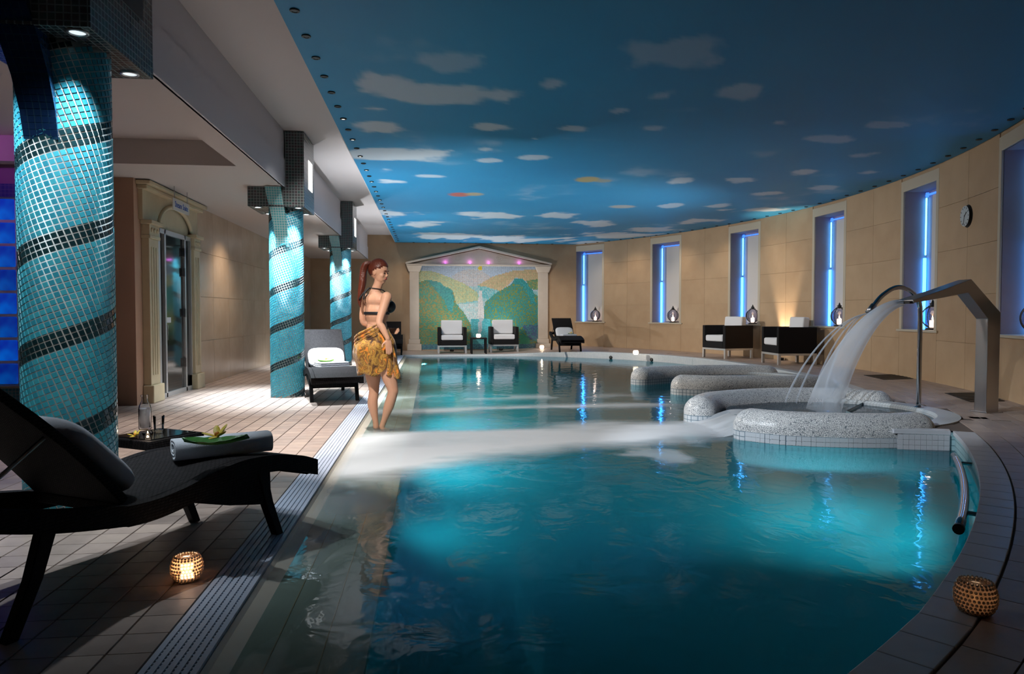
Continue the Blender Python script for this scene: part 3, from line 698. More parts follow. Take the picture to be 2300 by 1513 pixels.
paint(1032, 437, 26, 5, (.45, .10, .06)); paint(1065, 436, 22, 4, (.45, .34, .16), .8); paint(1320, 403, 30, 7, (.42, .33, .12)); paint(1355, 406, 22, 4, (.36, .33, .20), .7); paint(1398, 464, 32, 4, (.50, .46, .38), .7)
idx = np.arange(sx * sy).reshape(sx, sy)
q = np.stack([idx[:-1, :-1], idx[:-1, 1:], idx[1:, 1:], idx[1:, :-1]], -1).reshape(-1, 4)
me = bpy.data.meshes.new('ceiling_sky'); me.from_pydata(np.stack([SXg, SYg, np.full_like(SXg, SKY_Z)], -1).reshape(-1, 3).tolist(), [], q.tolist())
ca = me.color_attributes.new('paint', 'FLOAT_COLOR', 'POINT'); ca.data.foreach_set('color', np.concatenate([colr.reshape(-1, 3), np.ones((sx * sy, 1))], 1).astype(np.float32).reshape(-1))
def vcol_mat(name, attr, rough, bump=None):
    m = mat(name, (1, 1, 1), rough, bump=bump); N, L = nodes_of(m); a = N.new('ShaderNodeAttribute'); a.attribute_name = attr
    L.new(a.outputs['Color'], N['Principled BSDF'].inputs['Base Color']); return m
vcol_mat('sky_paint', 'paint', 0.55)
me.materials.append(M['sky_paint']); me.update()
sky = struct(link('ceiling', me), 'ceiling panel painted as a blue sky with white clouds', 'ceiling')
MB().box(-1.05, -2, SKY_Z, -1.04, BACK_Y, UP_Z).build('edge_fascia', 'plaster', sky)

# ring of small recessed downlights around the painted ceiling
spots = []
y = 1.0
while y < 21.0: spots.append((-0.93, y)); y += 0.46
a = -25.0
while a < 38.5: q = arc(math.radians(a), RW - 0.14); spots.append((q.x, q.y)); a += 0.46 / RW * 57.3
x = -0.5
while x < 4.0: spots.append((x, BACK_Y - .12)); x += 0.46
rimm = MB().lathe([(0.018, 0), (0.034, 0), (0.036, -.006), (0.034, -.010), (0.02, -.012), (0.018, 0)], 14, caps=False).mesh('trim_ring', 'dark')
bulb_on = MB().lathe([(0.0175, -.002), (0.0175, -.009), (0.001, -.010)], 12, caps=False).mesh('bulb', 'tiny_on')
bulb_off = MB().lathe([(0.0175, -.002), (0.0175, -.009), (0.001, -.010)], 12, caps=False).mesh('bulb', 'dark')
for i, (x, y) in enumerate(spots):
    left = x < -0.9
    t = empty('ceiling_spotlight', (x, y, SKY_Z - .0005))
    tag(t, 'tiny recessed spotlight in the %s border of the painted sky ceiling' % ('left' if left else ('curved right' if x > 4.2 or y < BACK_Y - .2 else 'rear')), 'spotlight', 'spotlights along the %s edge of the painted ceiling' % ('left' if left else ('curved right' if x > 4.2 or y < BACK_Y - .2 else 'rear')))
    link('trim_ring', rimm, t); link('bulb', bulb_on if (left and 7.5 < y and i % 2) else bulb_off, t)

# ------------------------------------------------------------------ left ceilings
cb = MB()
cb.quad((-1.85, -2, UP_Z), (-1.04, -2, UP_Z), (-1.04, BACK_Y, UP_Z), (-1.85, BACK_Y, UP_Z))
uc = struct(cb.build('ceiling_strip', 'plaster'), 'plain white raised ceiling strip beside the painted sky', 'ceiling')
lc = MB()
lc.quad((-2.11, -2, LOW_Z), (-1.85, -2, LOW_Z), (-1.85, 8.13, LOW_Z), (-2.11, 8.13, LOW_Z))
lc.quad((-6, 8.13, LOW_Z), (-1.85, 8.13, LOW_Z), (-1.85, BACK_Y, LOW_Z), (-6, BACK_Y, LOW_Z))
lc.quad((-6, 8.13, LOW_Z), (-6, 8.13, COF_Z), (-2.11, 8.13, COF_Z), (-2.11, 8.13, LOW_Z))
lc.quad((-2.11, -2, LOW_Z), (-2.11, 8.13, LOW_Z), (-2.11, 8.13, COF_Z), (-2.11, -2, COF_Z))
lc.quad((-6, -2, COF_Z), (-2.11, -2, COF_Z), (-2.11, 8.13, COF_Z), (-6, 8.13, COF_Z))
struct(lc.build('ceiling_low', 'plaster_low'), 'low plaster ceiling with a coffer over the left deck', 'ceiling')
fs = MB(); fs.box(-1.87, -2, LOW_Z, -1.85, BACK_Y, UP_Z); fs.box(-1.852, -2, LOW_Z - .001, -1.835, BACK_Y, 3.06)
struct(fs.build('trim_2', 'fascia'), 'pale plaster beam face running along the columns', 'beam')

# ------------------------------------------------------------------ walls
MB_ = MB
lw = MB()
lw.box(-3.7, 9.15, 0, -3.5, 9.56, LOW_Z); lw.box(-3.7, 10.88, 0, -3.5, BACK_Y, LOW_Z); lw.box(-3.7, 9.56, 2.22, -3.5, 10.88, LOW_Z)
lw.box(-4.6, 9.3, 0, -4.55, 11.2, LOW_Z)
wl = struct(lw.build('wall_left', 'marble'), 'glossy beige marble wall along the left deck', 'wall')
# marble slabs of the left wall
slab = [MB().box(-.001, 0.003, .003, .008, .897, .677).mesh('slab', m_) for m_ in ('marble', 'beige_b')]
y = 11.1
while y < 21:
    for k in range(4): link('slab', slab[0], wl, loc=(-3.5, y, k * .68))
    y += 0.9
pr = MB().box(-3.95, 8.95, 0, -3.5, 9.15, COF_Z); struct(pr.build('wall_pier', 'salmon'), 'salmon coloured wall end beside the steam room door', 'wall')
bw_ = MB(); bw_.box(-4.0, BACK_Y, 0, 4.40, BACK_Y + .2, UP_Z + .1)
wb = struct(bw_.build('wall_back', 'beige'), 'beige wall at the far end behind the mural', 'wall')
ow = MB(); ow.box(-6.2, -2.2, 0, -6, 8.5, COF_Z + .1); ow.box(-6.2, -2.2, 0, 0.2, -2, UP_Z)
ow.add([(4.55, 3.95, -.2), (-.15, -2.05, -.2), (-.15, -2.05, 3.4), (4.55, 3.95, 3.4)], [(0, 1, 2, 3)])
struct(ow.build('wall_rear', 'beige'))

# curved right wall with six window recesses
WIN = [(39.0, 34.2), (26.9, 22.1), (15.0, 10.3), (2.95, -1.65), (-8.75, -13.4), (-20.4, -25.0)]
SILL, HEAD = 0.86, 3.06
def wquad(b, a0, a1, z0, z1, r=RW, n=4, mi=0):
    for i in range(n):
        p = arc(math.radians(a0 + (a1 - a0) * i / n), r); q = arc(math.radians(a0 + (a1 - a0) * (i + 1) / n), r)
        b.quad((p.x, p.y, z0), (p.x, p.y, z1), (q.x, q.y, z1), (q.x, q.y, z0), mi)
cw = MB(); bays = []
edges = [44.0] + [e for wnd in WIN for e in wnd] + [-38.0]
for i in range(0, len(edges), 2):
    wquad(cw, edges[i], edges[i + 1], 0, SKY_Z + .1, n=8); bays.append((edges[i], edges[i + 1]))
for a0, a1 in WIN: wquad(cw, a0, a1, 0, SILL); wquad(cw, a0, a1, HEAD, SKY_Z + .1)
wr = struct(cw.build('wall_right', 'beige_joint'), 'curved beige wall with tall window recesses on the right', 'wall')
def wpanel(a0, a1, z0, z1, k):
    b = MB(); rings = []; n = 4; da = math.degrees(.0022 / RW)
    for i in range(n + 1):
        a = math.radians(a0 - da + (a1 - a0 + 2 * da) * i / n); p = arc(a, RW); q = arc(a, RW - .012)
        rings.append([(p.x, p.y, z0 + .002), (q.x, q.y, z0 + .002), (q.x, q.y, z1 - .002), (p.x, p.y, z1 - .002)])
    b.loft(rings, True, True); b.build('wall_panel', ('beige', 'beige_b')[k], wr)
rows = [0.1, 0.72, 1.34, 1.96, 2.58, 3.2]
for bi, (a0, a1) in enumerate(bays):
    n = max(1, round(abs(a0 - a1) / 3.9))
    for c in range(n):
        for r_ in range(5): wpanel(a0 + (a1 - a0) * c / n, a0 + (a1 - a0) * (c + 1) / n, rows[r_], rows[r_ + 1], int(rng.integers(0, 2)))
for (a0, a1) in WIN:
    wpanel(a0, a1, 0.1, SILL - .01, 0)
for i, (a0, a1) in enumerate(WIN):
    am = math.radians((a0 + a1) / 2); hw = math.radians((a0 - a1) / 2) * RW; c = arc(am, RW)
    wn = empty('window_%d' % (i + 1), (c.x, c.y, SILL), am - PI / 2)     # local: +x = larger angle? see below, +y = into the wall
    # local axes: rotate so that local y points outwards from the room centre
    struct(wn, 'tall narrow window recess with a blue light strip, %s' % ('leftmost on the curved wall', 'second from the left', 'third from the left', 'fourth from the left', 'fifth from the left beside the clock', 'at the right edge')[i], 'window')
    H = HEAD - SILL; D = 0.34; t = .075
    # with this rotation local +x runs towards smaller angles (towards the camera)
    b = MB(); b.quad((-hw + t, -.005, 0), (-hw + t, D, 0), (-hw + t, D, H - t), (-hw + t, -.005, H - t)); b.build('reveal_far', 'reveal_shaded', wn)
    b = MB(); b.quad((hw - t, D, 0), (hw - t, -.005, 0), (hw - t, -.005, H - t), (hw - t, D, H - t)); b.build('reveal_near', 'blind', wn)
    b = MB(); b.quad((-hw + t, -.005, H - t), (-hw + t, D, H - t), (hw - t, D, H - t), (hw - t, -.005, H - t)); b.build('head', 'reveal_shaded', wn)
    b = MB(); b.box(-hw + t, D, 0, hw - t, D + .01, H - t); b.build('backing', 'reveal_shaded', wn)
    b = MB(); b.box(-hw + t + .20, D - .03, .03, hw - t, D - .015, H - t - .08); b.build('blind', 'blind', wn, bevel=.002)
    b = MB(); b.box(-hw - .05, -.05, -.035, hw + .05, D, 0.0); b.build('sill', 'trim', wn, bevel=.006)
    for x0 in (-hw, hw - t):
        b = MB(); b.box(x0, -.028, 0, x0 + t, .01, H + .09); b.build('frame_side', 'trim', wn, bevel=.006)
    b = MB(); b.box(-hw, -.026, H - t, hw, .01, H + .09); b.build('frame_top', 'trim', wn, bevel=.006)
    b = MB(); b.box(-hw + t + .03, D - .05, H * .52, -hw + t + .050, D - .03, H - t - .10); b.build('light_tube', 'led_core', wn, bevel=.004)
    b = MB(); b.box(-hw + t + .005, D - .06, .0, -hw + t + .055, D - .03, H * .50); b.build('light_tube', 'led', wn, bevel=.004)
    b = MB(); b.box(-hw + t + .01, D - .045, H - t - .07, hw - t - .01, D - .02, H - t - .045); b.box(-hw + t + .03, D - .05, H - t - .09, -hw + t + .075, D - .02, H - t - .02); b.build('blind_box', 'led_blue', wn)
# ------------------------------------------------------------------ mosaic columns
CR = 0.215
CIRC = 2 * PI * CR
NT, MT = 41, 15
alpha = math.atan2(MT, NT); TPIT = CIRC * math.sin(alpha) / MT
ca_, sa_ = math.cos(alpha), math.sin(alpha)
tile_me = []
h_ = TPIT / 2 - .0027
for m_ in TL + TD:
    b = MB(); b.add([(-h_, 0, -h_), (h_, 0, -h_), (h_, 0, h_), (-h_, 0, h_), (-h_ + .001, -.004, -h_ + .001), (h_ - .001, -.004, -h_ + .001), (h_ - .001, -.004, h_ - .001), (-h_ + .001, -.004, h_ - .001)],
                     [(4, 5, 6, 7), (0, 1, 5, 4), (1, 2, 6, 5), (2, 3, 7, 6), (3, 0, 4, 7)]); tile_me.append(b.mesh('mosaic_tile', m_))
def column(idx, cx, cyy, label):
    root = empty('mosaic_column', (cx, cyy, 0)); tag(root, label, 'column', 'turquoise spiral mosaic columns')
    MB().lathe([(CR, 0), (CR, 2.47)], 48).build('shaft', 'mosaic_grout', root, smooth=True)
    lst = []
    for k in range(-25, 110):
        for j in range(-70, 90):
            u = (j + .5) * TPIT; v = (k + .5) * TPIT
            s = u * ca_ - v * sa_; z = u * sa_ + v * ca_
            if -CIRC / 2 <= s < CIRC / 2 and 0.012 < z < 2.45: lst.append((s / CR, z, ((k - 1) % MT) < 3))
    view = math.atan2(-cyy, -cx)
    def facing(t): 
        d = (t[0] - view + PI) % (2 * PI) - PI; return abs(d) * 0.9 + abs(t[1] - 1.35) * 0.55
    lst.sort(key=facing); rest = MB()
    for i, (th, z, dark) in enumerate(lst):
        k = (3 + int(rng.integers(0, 2))) if dark else int(rng.integers(0, 3))
        Rm = Matrix.Rotation(th + PI / 2, 4, 'Z') @ Matrix.Rotation(-alpha, 4, 'Y')
        mt = Matrix.Translation((CR * math.cos(th), CR * math.sin(th), z)) @ Rm
        if idx == 0 and i < 295:
            o = link('mosaic_tile', tile_me[k], root); o.matrix_local = mt
        else:
            me_ = tile_me[k]; rest.add([mt @ v.co for v in me_.vertices], [tuple(p.vertices) for p in me_.polygons], k)
    o = rest.build('mosaic_field', TL + TD, root); o['kind'] = 'stuff'
    # capital: low box around the shaft plus an upright box against the beam face
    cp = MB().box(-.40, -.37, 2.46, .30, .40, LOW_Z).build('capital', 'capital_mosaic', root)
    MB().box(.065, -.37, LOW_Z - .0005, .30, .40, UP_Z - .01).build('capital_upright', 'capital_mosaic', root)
    fr = MB().box(.30, -.05, 2.74, .306, .25, 3.12).build('lamp_panel', 'panel_on' if idx else 'dark', root)
    for dx in (-.29, .21):
        for dy in (-.30, .30):
            MB().lathe([(.048, 2.461), (.050, 2.452), (.040, 2.450), (.036, 2.456)], 18, (dx, dy, 0), caps=False).build('lamp_ring', 'alu', root, smooth=True)
            MB().lathe([(.037, 2.4555), (.001, 2.4555)], 18, (dx, dy, 0), caps=False).build('lamp_disc', 'lamp_on' if idx else 'lamp_face', root)
    # flaring fin on the front of the shaft
    secs = [(1.96, -.212, -.01, .080), (2.10, -.232, -.015, .083), (2.25, -.270, -.025, .086), (2.40, -.330, -.040, .090), (2.55, -.405, -.058, .094), (2.70, -.455, -.075, .098)]
    rings = []
    for z, yf, xc, hw in secs: rings.append([(xc - hw, yf, z), (xc + hw, yf, z), (xc + hw * .8, -.15, z), (xc - hw * .8, -.15, z)])
    MB().loft(rings).build('fin', 'fin_mosaic' if idx else 'fin_mosaic_shaded', root)
    if idx == 0:
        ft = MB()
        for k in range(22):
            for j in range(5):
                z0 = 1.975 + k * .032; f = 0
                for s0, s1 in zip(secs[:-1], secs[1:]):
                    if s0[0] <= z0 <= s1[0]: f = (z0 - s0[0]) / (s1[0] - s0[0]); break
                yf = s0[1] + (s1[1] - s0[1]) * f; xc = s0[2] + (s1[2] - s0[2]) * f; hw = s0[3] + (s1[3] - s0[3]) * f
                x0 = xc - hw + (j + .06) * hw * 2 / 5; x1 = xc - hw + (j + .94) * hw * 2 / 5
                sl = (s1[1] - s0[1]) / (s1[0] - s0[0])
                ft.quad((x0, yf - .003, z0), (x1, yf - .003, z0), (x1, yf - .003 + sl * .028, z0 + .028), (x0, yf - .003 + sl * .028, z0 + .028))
        o = ft.build('fin_tiles', 'fin_tile_shaded', root); o['kind'] = 'stuff'
    return root
mat('lamp_face', (1, 1, 1), 0.5, emit=(0.85, 0.95, 1.0), estr=0.8)
mosaic('fin_mosaic_shaded', (0.01, 0.05, 0.14), (0.012, 0.06, 0.16), (0.03, 0.08, 0.14), 0.031, 0.003, 0.25, 'BOX')  # fin mosaic with the nearest fin's shade put into the colour
column(0, *COLS[0], 'nearest turquoise mosaic column with dark spiral bands and large tiles, beside the near lounger')
column(1, *COLS[1], 'turquoise mosaic column with dark spiral bands standing in a bright pool of light, second from the camera')
column(2, *COLS[2], 'turquoise mosaic column with dark spiral bands farthest away, behind the woman')

# ------------------------------------------------------------------ glass block wall at the far left
gb = empty('wall_glass_block', (0, 8.3, 0)); struct(gb, 'backlit blue glass block screen on a mosaic plinth at the left edge', 'wall')
MB().box(-6, 0, 0, -3.95, .2, .29).build('plinth', 'plinth_mosaic', gb)
MB().box(-6, -.03, .29, -3.95, .2, .315).build('plinth_cap', 'stone', gb)
mat('block_frame', (0.72, 0.70, 0.75), 0.5)
MB().box(-6, .05, .315, -3.95, .16, 2.36).build('mortar', 'block_frame', gb)
MB().box(-6, .0, 2.36, -3.95, .2, 2.50).build('band', 'blue_mosaic', gb)
mat('purple_lit_wall', (0.30, 0.16, 0.32), 0.7)  # purple light on the upper wall put into its colour
MB().box(-6, .02, 2.50, -3.95, .2, COF_Z).build('upper_wall', 'purple_lit_wall', gb)
def block_mat():
    m = mat('glass_block', (0.01, 0.03, 0.35), 0.12, spec=0.6, coat=0.5); N, L = nodes_of(m); b = N['Principled BSDF']
    tc = N.new('ShaderNodeTexCoord'); n = N.new('ShaderNodeTexNoise'); n.inputs['Scale'].default_value = 4; L.new(tc.outputs['Object'], n.inputs['Vector'])
    oi = N.new('ShaderNodeObjectInfo'); r = N.new('ShaderNodeMapRange'); r.inputs[3].default_value = 0.6; r.inputs[4].default_value = 1.3; L.new(oi.outputs['Random'], r.inputs[0])
    cr = N.new('ShaderNodeValToRGB'); cr.color_ramp.elements[0].position = .42; cr.color_ramp.elements[0].color = (0.001, 0.008, 0.19, 1); cr.color_ramp.elements[1].position = .75; cr.color_ramp.elements[1].color = (0.0, 0.09, 0.42, 1)
    L.new(n.outputs['Fac'], cr.inputs[0]); L.new(cr.outputs[0], b.inputs['Emission Color']); L.new(r.outputs[0], b.inputs['Emission Strength'])
block_mat(); M['glass_block'].cycles.emission_sampling = 'NONE'
gbm = MB().box(-.118, -.02, -.116, .118, .04, .116).mesh('glass_block', 'glass_block')
for i in range(7):
    for k in range(8):
        link('glass_block', gbm, gb, loc=(-4.09 - .26 * i, .06, .315 + .128 + k * .2555), bevel=.018)
light('purple_wall_lamp', 'SPOT', (-4.8, 7.2, 2.9), 9, (0.75, 0.15, 1.0), target=(-4.7, 8.3, 2.75), spot_size=math.radians(110), spot_blend=.8, shadow_soft_size=.05)

# ------------------------------------------------------------------ steam room door and its stone surround
dw = empty('door_1', (-3.5, 9.56, 0)); struct(dw, 'dark glass steam room door in a grey aluminium frame', 'door')     # y along the wall
W_, HH = 1.30, 2.2
for y0, y1 in ((0, .07), (.22, .27), (.98, 1.03), (W_ - .07, W_)):
    MB().box(-.02, y0, 0.0, .05, y1, HH).build('frame_post', 'alu', dw, bevel=.004)
MB().box(-.02, 0, HH - .06, .05, W_, HH).build('frame_head', 'alu', dw, bevel=.004)
MB().box(-.02, 0, 0, .05, W_, .06).build('frame_foot', 'alu', dw, bevel=.004)
MB().box(.0, .07, .06, .012, .22, HH - .06).build('side_light', 'dark_glass', dw)
MB().box(.0, 1.03, .06, .012, W_ - .07, HH - .06).build('side_light', 'dark_glass', dw)
lf = MB().box(.005, .27, .06, .02, .98, HH - .06).build('leaf', 'dark_glass', dw)
MB().box(.02, .30, .98, .026, .48, 1.05).build('push_plate', 'white', lf)
for z in (.35, 1.05, 1.62, 1.9): MB().box(.012, .955, z, .06, 1.0, z + .12).build('hinge', 'steel', lf, bevel=.003)
MB().box(.02, .29, .75, .05, .31, .95).build('handle', 'chrome', lf, bevel=.004)
sr = empty('trim_3', (-3.5, 9.10, 0)); struct(sr, 'cream stone door surround with two pilasters, arch and cornice around the steam room door', 'door surround')
def pilaster(y0, w_):
    p = MB().box(.0, y0, .22, .09, y0 + w_, 2.02).build('pilaster', 'stone', sr, bevel=.006)
    for k in range(3): MB().box(.09, y0 + w_ * (.2 + .24 * k), .34, .098, y0 + w_ * (.2 + .24 * k) + w_ * .1, 1.92).build('flute', 'stone', p, bevel=.003)
    MB().box(.0, y0 - .03, .0, .13, y0 + w_ + .03, .22).build('base', 'stone', p, bevel=.01)
    MB().box(.0, y0 - .02, 2.02, .11, y0 + w_ + .02, 2.06).build('necking', 'stone', p, bevel=.006)
    MB().box(.0, y0 - .01, 2.06, .10, y0 + w_ + .01, 2.19).build('frieze', 'stone', p, bevel=.004)
    for k in range(3): MB().lathe([(.03, 0), (.03, .008), (.012, .016)], 12).build('rosette', 'stone', p, smooth=True, loc=(.10, y0 + w_ * (.2 + .3 * k), 2.125), rot=(0, PI / 2, 0))
    MB().box(.0, y0 - .04, 2.19, .14, y0 + w_ + .04, 2.24).build('abacus', 'stone', p, bevel=.008)
pilaster(.06, .30); pilaster(1.72, .26)
b = MB(); n = 18; y0, y1, R = .46, 1.76, .65; ym = (y0 + y1) / 2; zt = 2.60
for i in range(n):                                         # spandrel above the arch
    t0 = PI - PI * i / n; t1 = PI - PI * (i + 1) / n
    a0 = (ym + R * math.cos(t0), 2.2 + .33 * math.sin(t0)); a1 = (ym + R * math.cos(t1), 2.2 + .33 * math.sin(t1))
    b.quad((.05, a0[0], a0[1]), (.05, a1[0], a1[1]), (.05, a1[0], zt), (.05, a0[0], zt))
b.box(0, -.02, 2.24, .05, y0, zt); b.box(0, y1, 2.24, .05, 2.02, zt)
b.build('spandrel', 'stone', sr)
b = MB(); b.tube([(.05, ym + R * math.cos(t), 2.2 + .33 * math.sin(t)) for t in np.linspace(PI, 0, 24)], .03, 8); b.build('arch_moulding', 'stone', sr, smooth=True)
b = MB(); b.quad((.01, y0, 2.2), (.01, y1, 2.2), (.01, y1, 2.6), (.01, y0, 2.6)); b.build('lunette', 'stone', sr)
MB().box(.0, -.06, zt, .12, 2.06, zt + .05).build('cornice', 'stone', sr, bevel=.01)
MB().box(.0, -.10, zt + .05, .17, 2.10, zt + .10).build('cornice', 'stone', sr, bevel=.01)

# hanging sign
sg = empty('hanging_sign', (-3.22, 9.73, 2.41)); tag(sg, 'small pale hanging sign with blue lettering over the steam room door', 'sign')
mat('sign_plate', (0.55, 0.53, 0.50), 0.3); mat('sign_blue', (0.06, 0.14, 0.50), 0.5)
MB().box(-.006, -.30, 0, .006, .30, .15).build('plate', 'sign_plate', sg, bevel=.003)
for y in (-.24, .24): MB().tube([(0, y, .15), (0, y, LOW_Z - 2.41)], .005, 8).build('rod', 'steel', sg)
tcu = bpy.data.curves.new('lettering', 'FONT'); tcu.body = 'Steam Suite'; tcu.size = .105; tcu.align_x = 'CENTER'; tcu.align_y = 'CENTER'; tcu.extrude = .001
to = bpy.data.objects.new('lettering', tcu); COL.objects.link(to)
dg = bpy.context.evaluated_depsgraph_get(); tme = bpy.data.meshes.new_from_object(to.evaluated_get(dg)); bpy.data.objects.remove(to); tme.materials.clear(); tme.materials.append(M['sign_blue'])
link('lettering', tme, sg, loc=(.008, 0, .075), rot=(PI / 2, 0, PI / 2))

# ------------------------------------------------------------------ temple front with the mosaic mural on the far wall
tp = empty('temple_front', (1.42, BACK_Y, 0)); tag(tp, 'pale stone temple front with two pilasters and a triangular pediment', 'temple front')
def pil2(x0, x1):
    p = MB().box(x0, -.10, .34, x1, 0, 2.34).build('pilaster', 'stone_pale', tp, bevel=.01)
    MB().box(x0 - .03, -.12, 0.2, x1 + .03, 0, .34).build('plinth', 'stone_pale', p, bevel=.012)
    MB().box(x0 - .07, -.15, 0.0, x1 + .07, 0, .2).build('plinth', 'stone_pale', p, bevel=.012)
    for z in (1.3, 2.10): MB().box(x0 - .004, -.104, z, x1 + .004, 0, z + .03).build('band', 'stone_pale', p)
    MB().add([(x0 - .02, -.12, 2.34), (x1 + .02, -.12, 2.34), (x1 + .02, 0, 2.34), (x0 - .02, 0, 2.34), (x0 - .09, -.17, 2.52), (x1 + .09, -.17, 2.52), (x1 + .09, 0, 2.52), (x0 - .09, 0, 2.52)], [(0, 3, 2, 1), (4, 5, 6, 7), (0, 1, 5, 4), (1, 2, 6, 5), (2, 3, 7, 6), (3, 0, 4, 7)]).build('capital', 'stone_pale', p, bevel=.01)
pil2(-2.05, -1.77); pil2(1.80, 2.10)
MB().box(-2.14, -.16, 2.52, 2.18, 0, 2.57).build('entablature', 'stone_pale', tp, bevel=.008)
MB().add([(-2.0, -.06, 2.57), (2.04, -.06, 2.57), (0.02, -.06, 3.02), (-2.0, 0, 2.57), (2.04, 0, 2.57), (0.02, 0, 3.02)], [(0, 1, 2), (3, 5, 4), (0, 3, 4, 1), (1, 4, 5, 2), (2, 5, 3, 0)]).build('tympanum', 'stone_pale', tp)
for sx_ in (-1, 1):
    x0 = -2.16 if sx_ < 0 else 2.20
    b = MB(); b.loft([[(x0, -.17, 2.565), (x0, 0, 2.565), (x0, 0, 2.62), (x0, -.17, 2.62)], [(0.02, -.17, 3.04), (0.02, 0, 3.04), (0.02, 0, 3.11), (0.02, -.17, 3.11)]]); b.build('raking_cornice', 'stone_pale', tp, bevel=.006)
for x in (-.62, .62):
    b = MB()
    for r in (.05, .085): b.tube([(x + r * math.cos(t), -.062, 2.76 + r * math.sin(t)) for t in np.linspace(0, 2 * PI, 24)], .006, 6)
    b.build('roundel', 'stone_pale', tp)
for px, py in ((1000, 590), (1055, 590), (1097, 590), (1165, 590)):
    x = {1000: .43, 1055: 1.16, 1097: 1.72, 1165: 2.64}[px] - 1.42
    MB().lathe([(.03, 0), (.03, .03), (.02, .035)], 12, (x, -.11, 2.57)).build('uplight', 'purple_on', tp)
    light('pediment_uplight', 'POINT', (1.42 + x, BACK_Y - .12, 2.63), 0.3, (0.85, 0.2, 1.0), shadow_soft_size=.03)
# mural
mu = empty('mosaic_mural', (1.42, BACK_Y - .012, 0.03)); tag(mu, 'mosaic mural of green hills, a river and a small yellow sun', 'mural')
MW0, MW1, MH = -1.77, 1.80, 2.49
MB().box(MW0, 0, 0, MW1, .01, MH).build('mortar', 'mural_grout' if 'mural_grout' in M else 'grout', mu)
nu, nv = 118, 82
U, V = np.meshgrid((np.arange(nu) + .5) / nu, (np.arange(nv) + .5) / nv, indexing='ij')
ux = 90 + U * 1635; uy = 230 + (1 - V) * 1150
def poly(pts): return in_poly(ux, uy, np.array([p[0] for p in pts], float), np.array([p[1] for p in pts], float))
C3 = np.zeros((nu, nv, 3)); n_ = fbm((nu, nv), 9, 3, (1, 1), 2)[..., None]; rr = rng.random((nu, nv, 1))
C3[:] = np.array((.42, .52, .64)); C3 += (1 - V)[..., None] * .05
def lay(mask, c, c2=None, k=.5):
    c = np.array(c); v = np.broadcast_to(c, C3.shape).copy()
    if c2 is not None: f = (rr < k * (0.5 + n_)).astype(float); v = v * (1 - f) + np.array(c2) * f
    C3[mask] = v[mask]
lay((ux - 800) ** 2 / 330 ** 2 + (uy - 540) ** 2 / 265 ** 2 < 1, (.52, .50, .50), (.46, .50, .54), .4)
lay(poly([(880, 500), (1100, 370), (1400, 285), (1725, 270), (1725, 430), (1560, 430), (1420, 380), (1300, 500), (1190, 570), (1000, 512)]), (.56, .42, .25), (.46, .42, .24), .35)
lay(uy > 505 + 60 * (ux > 1180), (.36, .52, .54), (.20, .50, .52), .4)
lay(poly([(880, 500), (1000, 512), (1190, 570), (1000, 700), (930, 620)]), (.12, .45, .48), (.30, .52, .54), .4)
lay(poly([(880, 500), (1100, 370), (1400, 285), (1725, 270), (1725, 430), (1560, 430), (1420, 380), (1300, 500), (1190, 570), (1000, 512)]), (.56, .42, .25), (.46, .42, .24), .35)
lay(poly([(90, 290), (300, 310), (500, 385), (700, 470), (880, 590), (915, 700), (640, 742), (90, 742)]), (.50, .50, .27), (.36, .48, .30), .35)
lay(poly([(620, 745), (900, 740), (940, 1000), (800, 1010)]), (.40, .58, .58), (.56, .60, .58), .5)
lay(poly([(905, 560), (945, 560), (960, 760), (990, 900), (950, 1120), (880, 1150), (890, 900)]), (.62, .60, .58))
lay(poly([(90, 455), (210, 420), (300, 450), (380, 460), (430, 510), (520, 545), (560, 600), (590, 740), (720, 900), (800, 1050), (900, 1380), (90, 1380)]), (.06, .27, .17), (.27, .24, .07), .45)
lay(poly([(200, 420), (300, 440), (380, 455), (430, 505), (540, 560), (570, 700), (540, 870), (490, 850), (430, 700), (350, 600)]), (.03, .26, .26), (.05, .33, .30), .5)
lay(poly([(975, 850), (990, 730), (1150, 590), (1300, 510), (1420, 430), (1500, 440), (1600, 560), (1725, 640), (1725, 1380), (1060, 1380), (990, 1050)]), (.04, .26, .23), (.20, .26, .06), .35)
lay(poly([(1360, 470), (1400, 400), (1500, 395), (1560, 450), (1650, 560), (1700, 760), (1640, 740), (1560, 560), (1480, 480)]), (.02, .26, .27), (.04, .33, .33), .4)
lay(poly([(1560, 430), (1725, 400), (1725, 560), (1620, 540)]), (.12, .28, .15), (.3, .3, .1), .4)
lay((uy > 960) & (ux > 790) & (ux < 1060), (.05, .36, .40), (.10, .42, .45), .5)
lay(poly([(905, 940), (960, 940), (940, 1150), (890, 1150)]), (.45, .48, .50), (.30, .46, .50), .4)
lay(poly([(1480, 1380), (1480, 1200), (1510, 1175), (1600, 1240), (1650, 1380)]), (.04, .33, .19))
lay((uy > 1050) & (ux > 1500) & (uy < 1250) & (ux - 1500 > (uy - 1050) * .6), (.06, .12, .25), (.05, .25, .25), .4)
lay(uy > 1310, (.05, .17, .26), (.08, .30, .33), .35)
lay((ux - 925) ** 2 + (uy - 258) ** 2 < 30 ** 2, (.70, .55, .05))
C3 *= (0.88 + 0.24 * rng.random((nu, nv, 1)))
pw = (MW1 - MW0) / nu; ph = MH / nv; vs2 = []; fs2 = []
for i in range(nu):
    for j in range(nv):
        x0 = MW0 + i * pw + pw * .06; x1 = x0 + pw * .88; z0 = j * ph + ph * .06; z1 = z0 + ph * .88; o_ = len(vs2)
        vs2 += [(x0, -.004, z0), (x1, -.004, z0), (x1, -.004, z1), (x0, -.004, z1)]; fs2.append((o_, o_ + 1, o_ + 2, o_ + 3))
me = bpy.data.meshes.new('mosaic_tiles'); me.from_pydata(vs2, [], fs2)
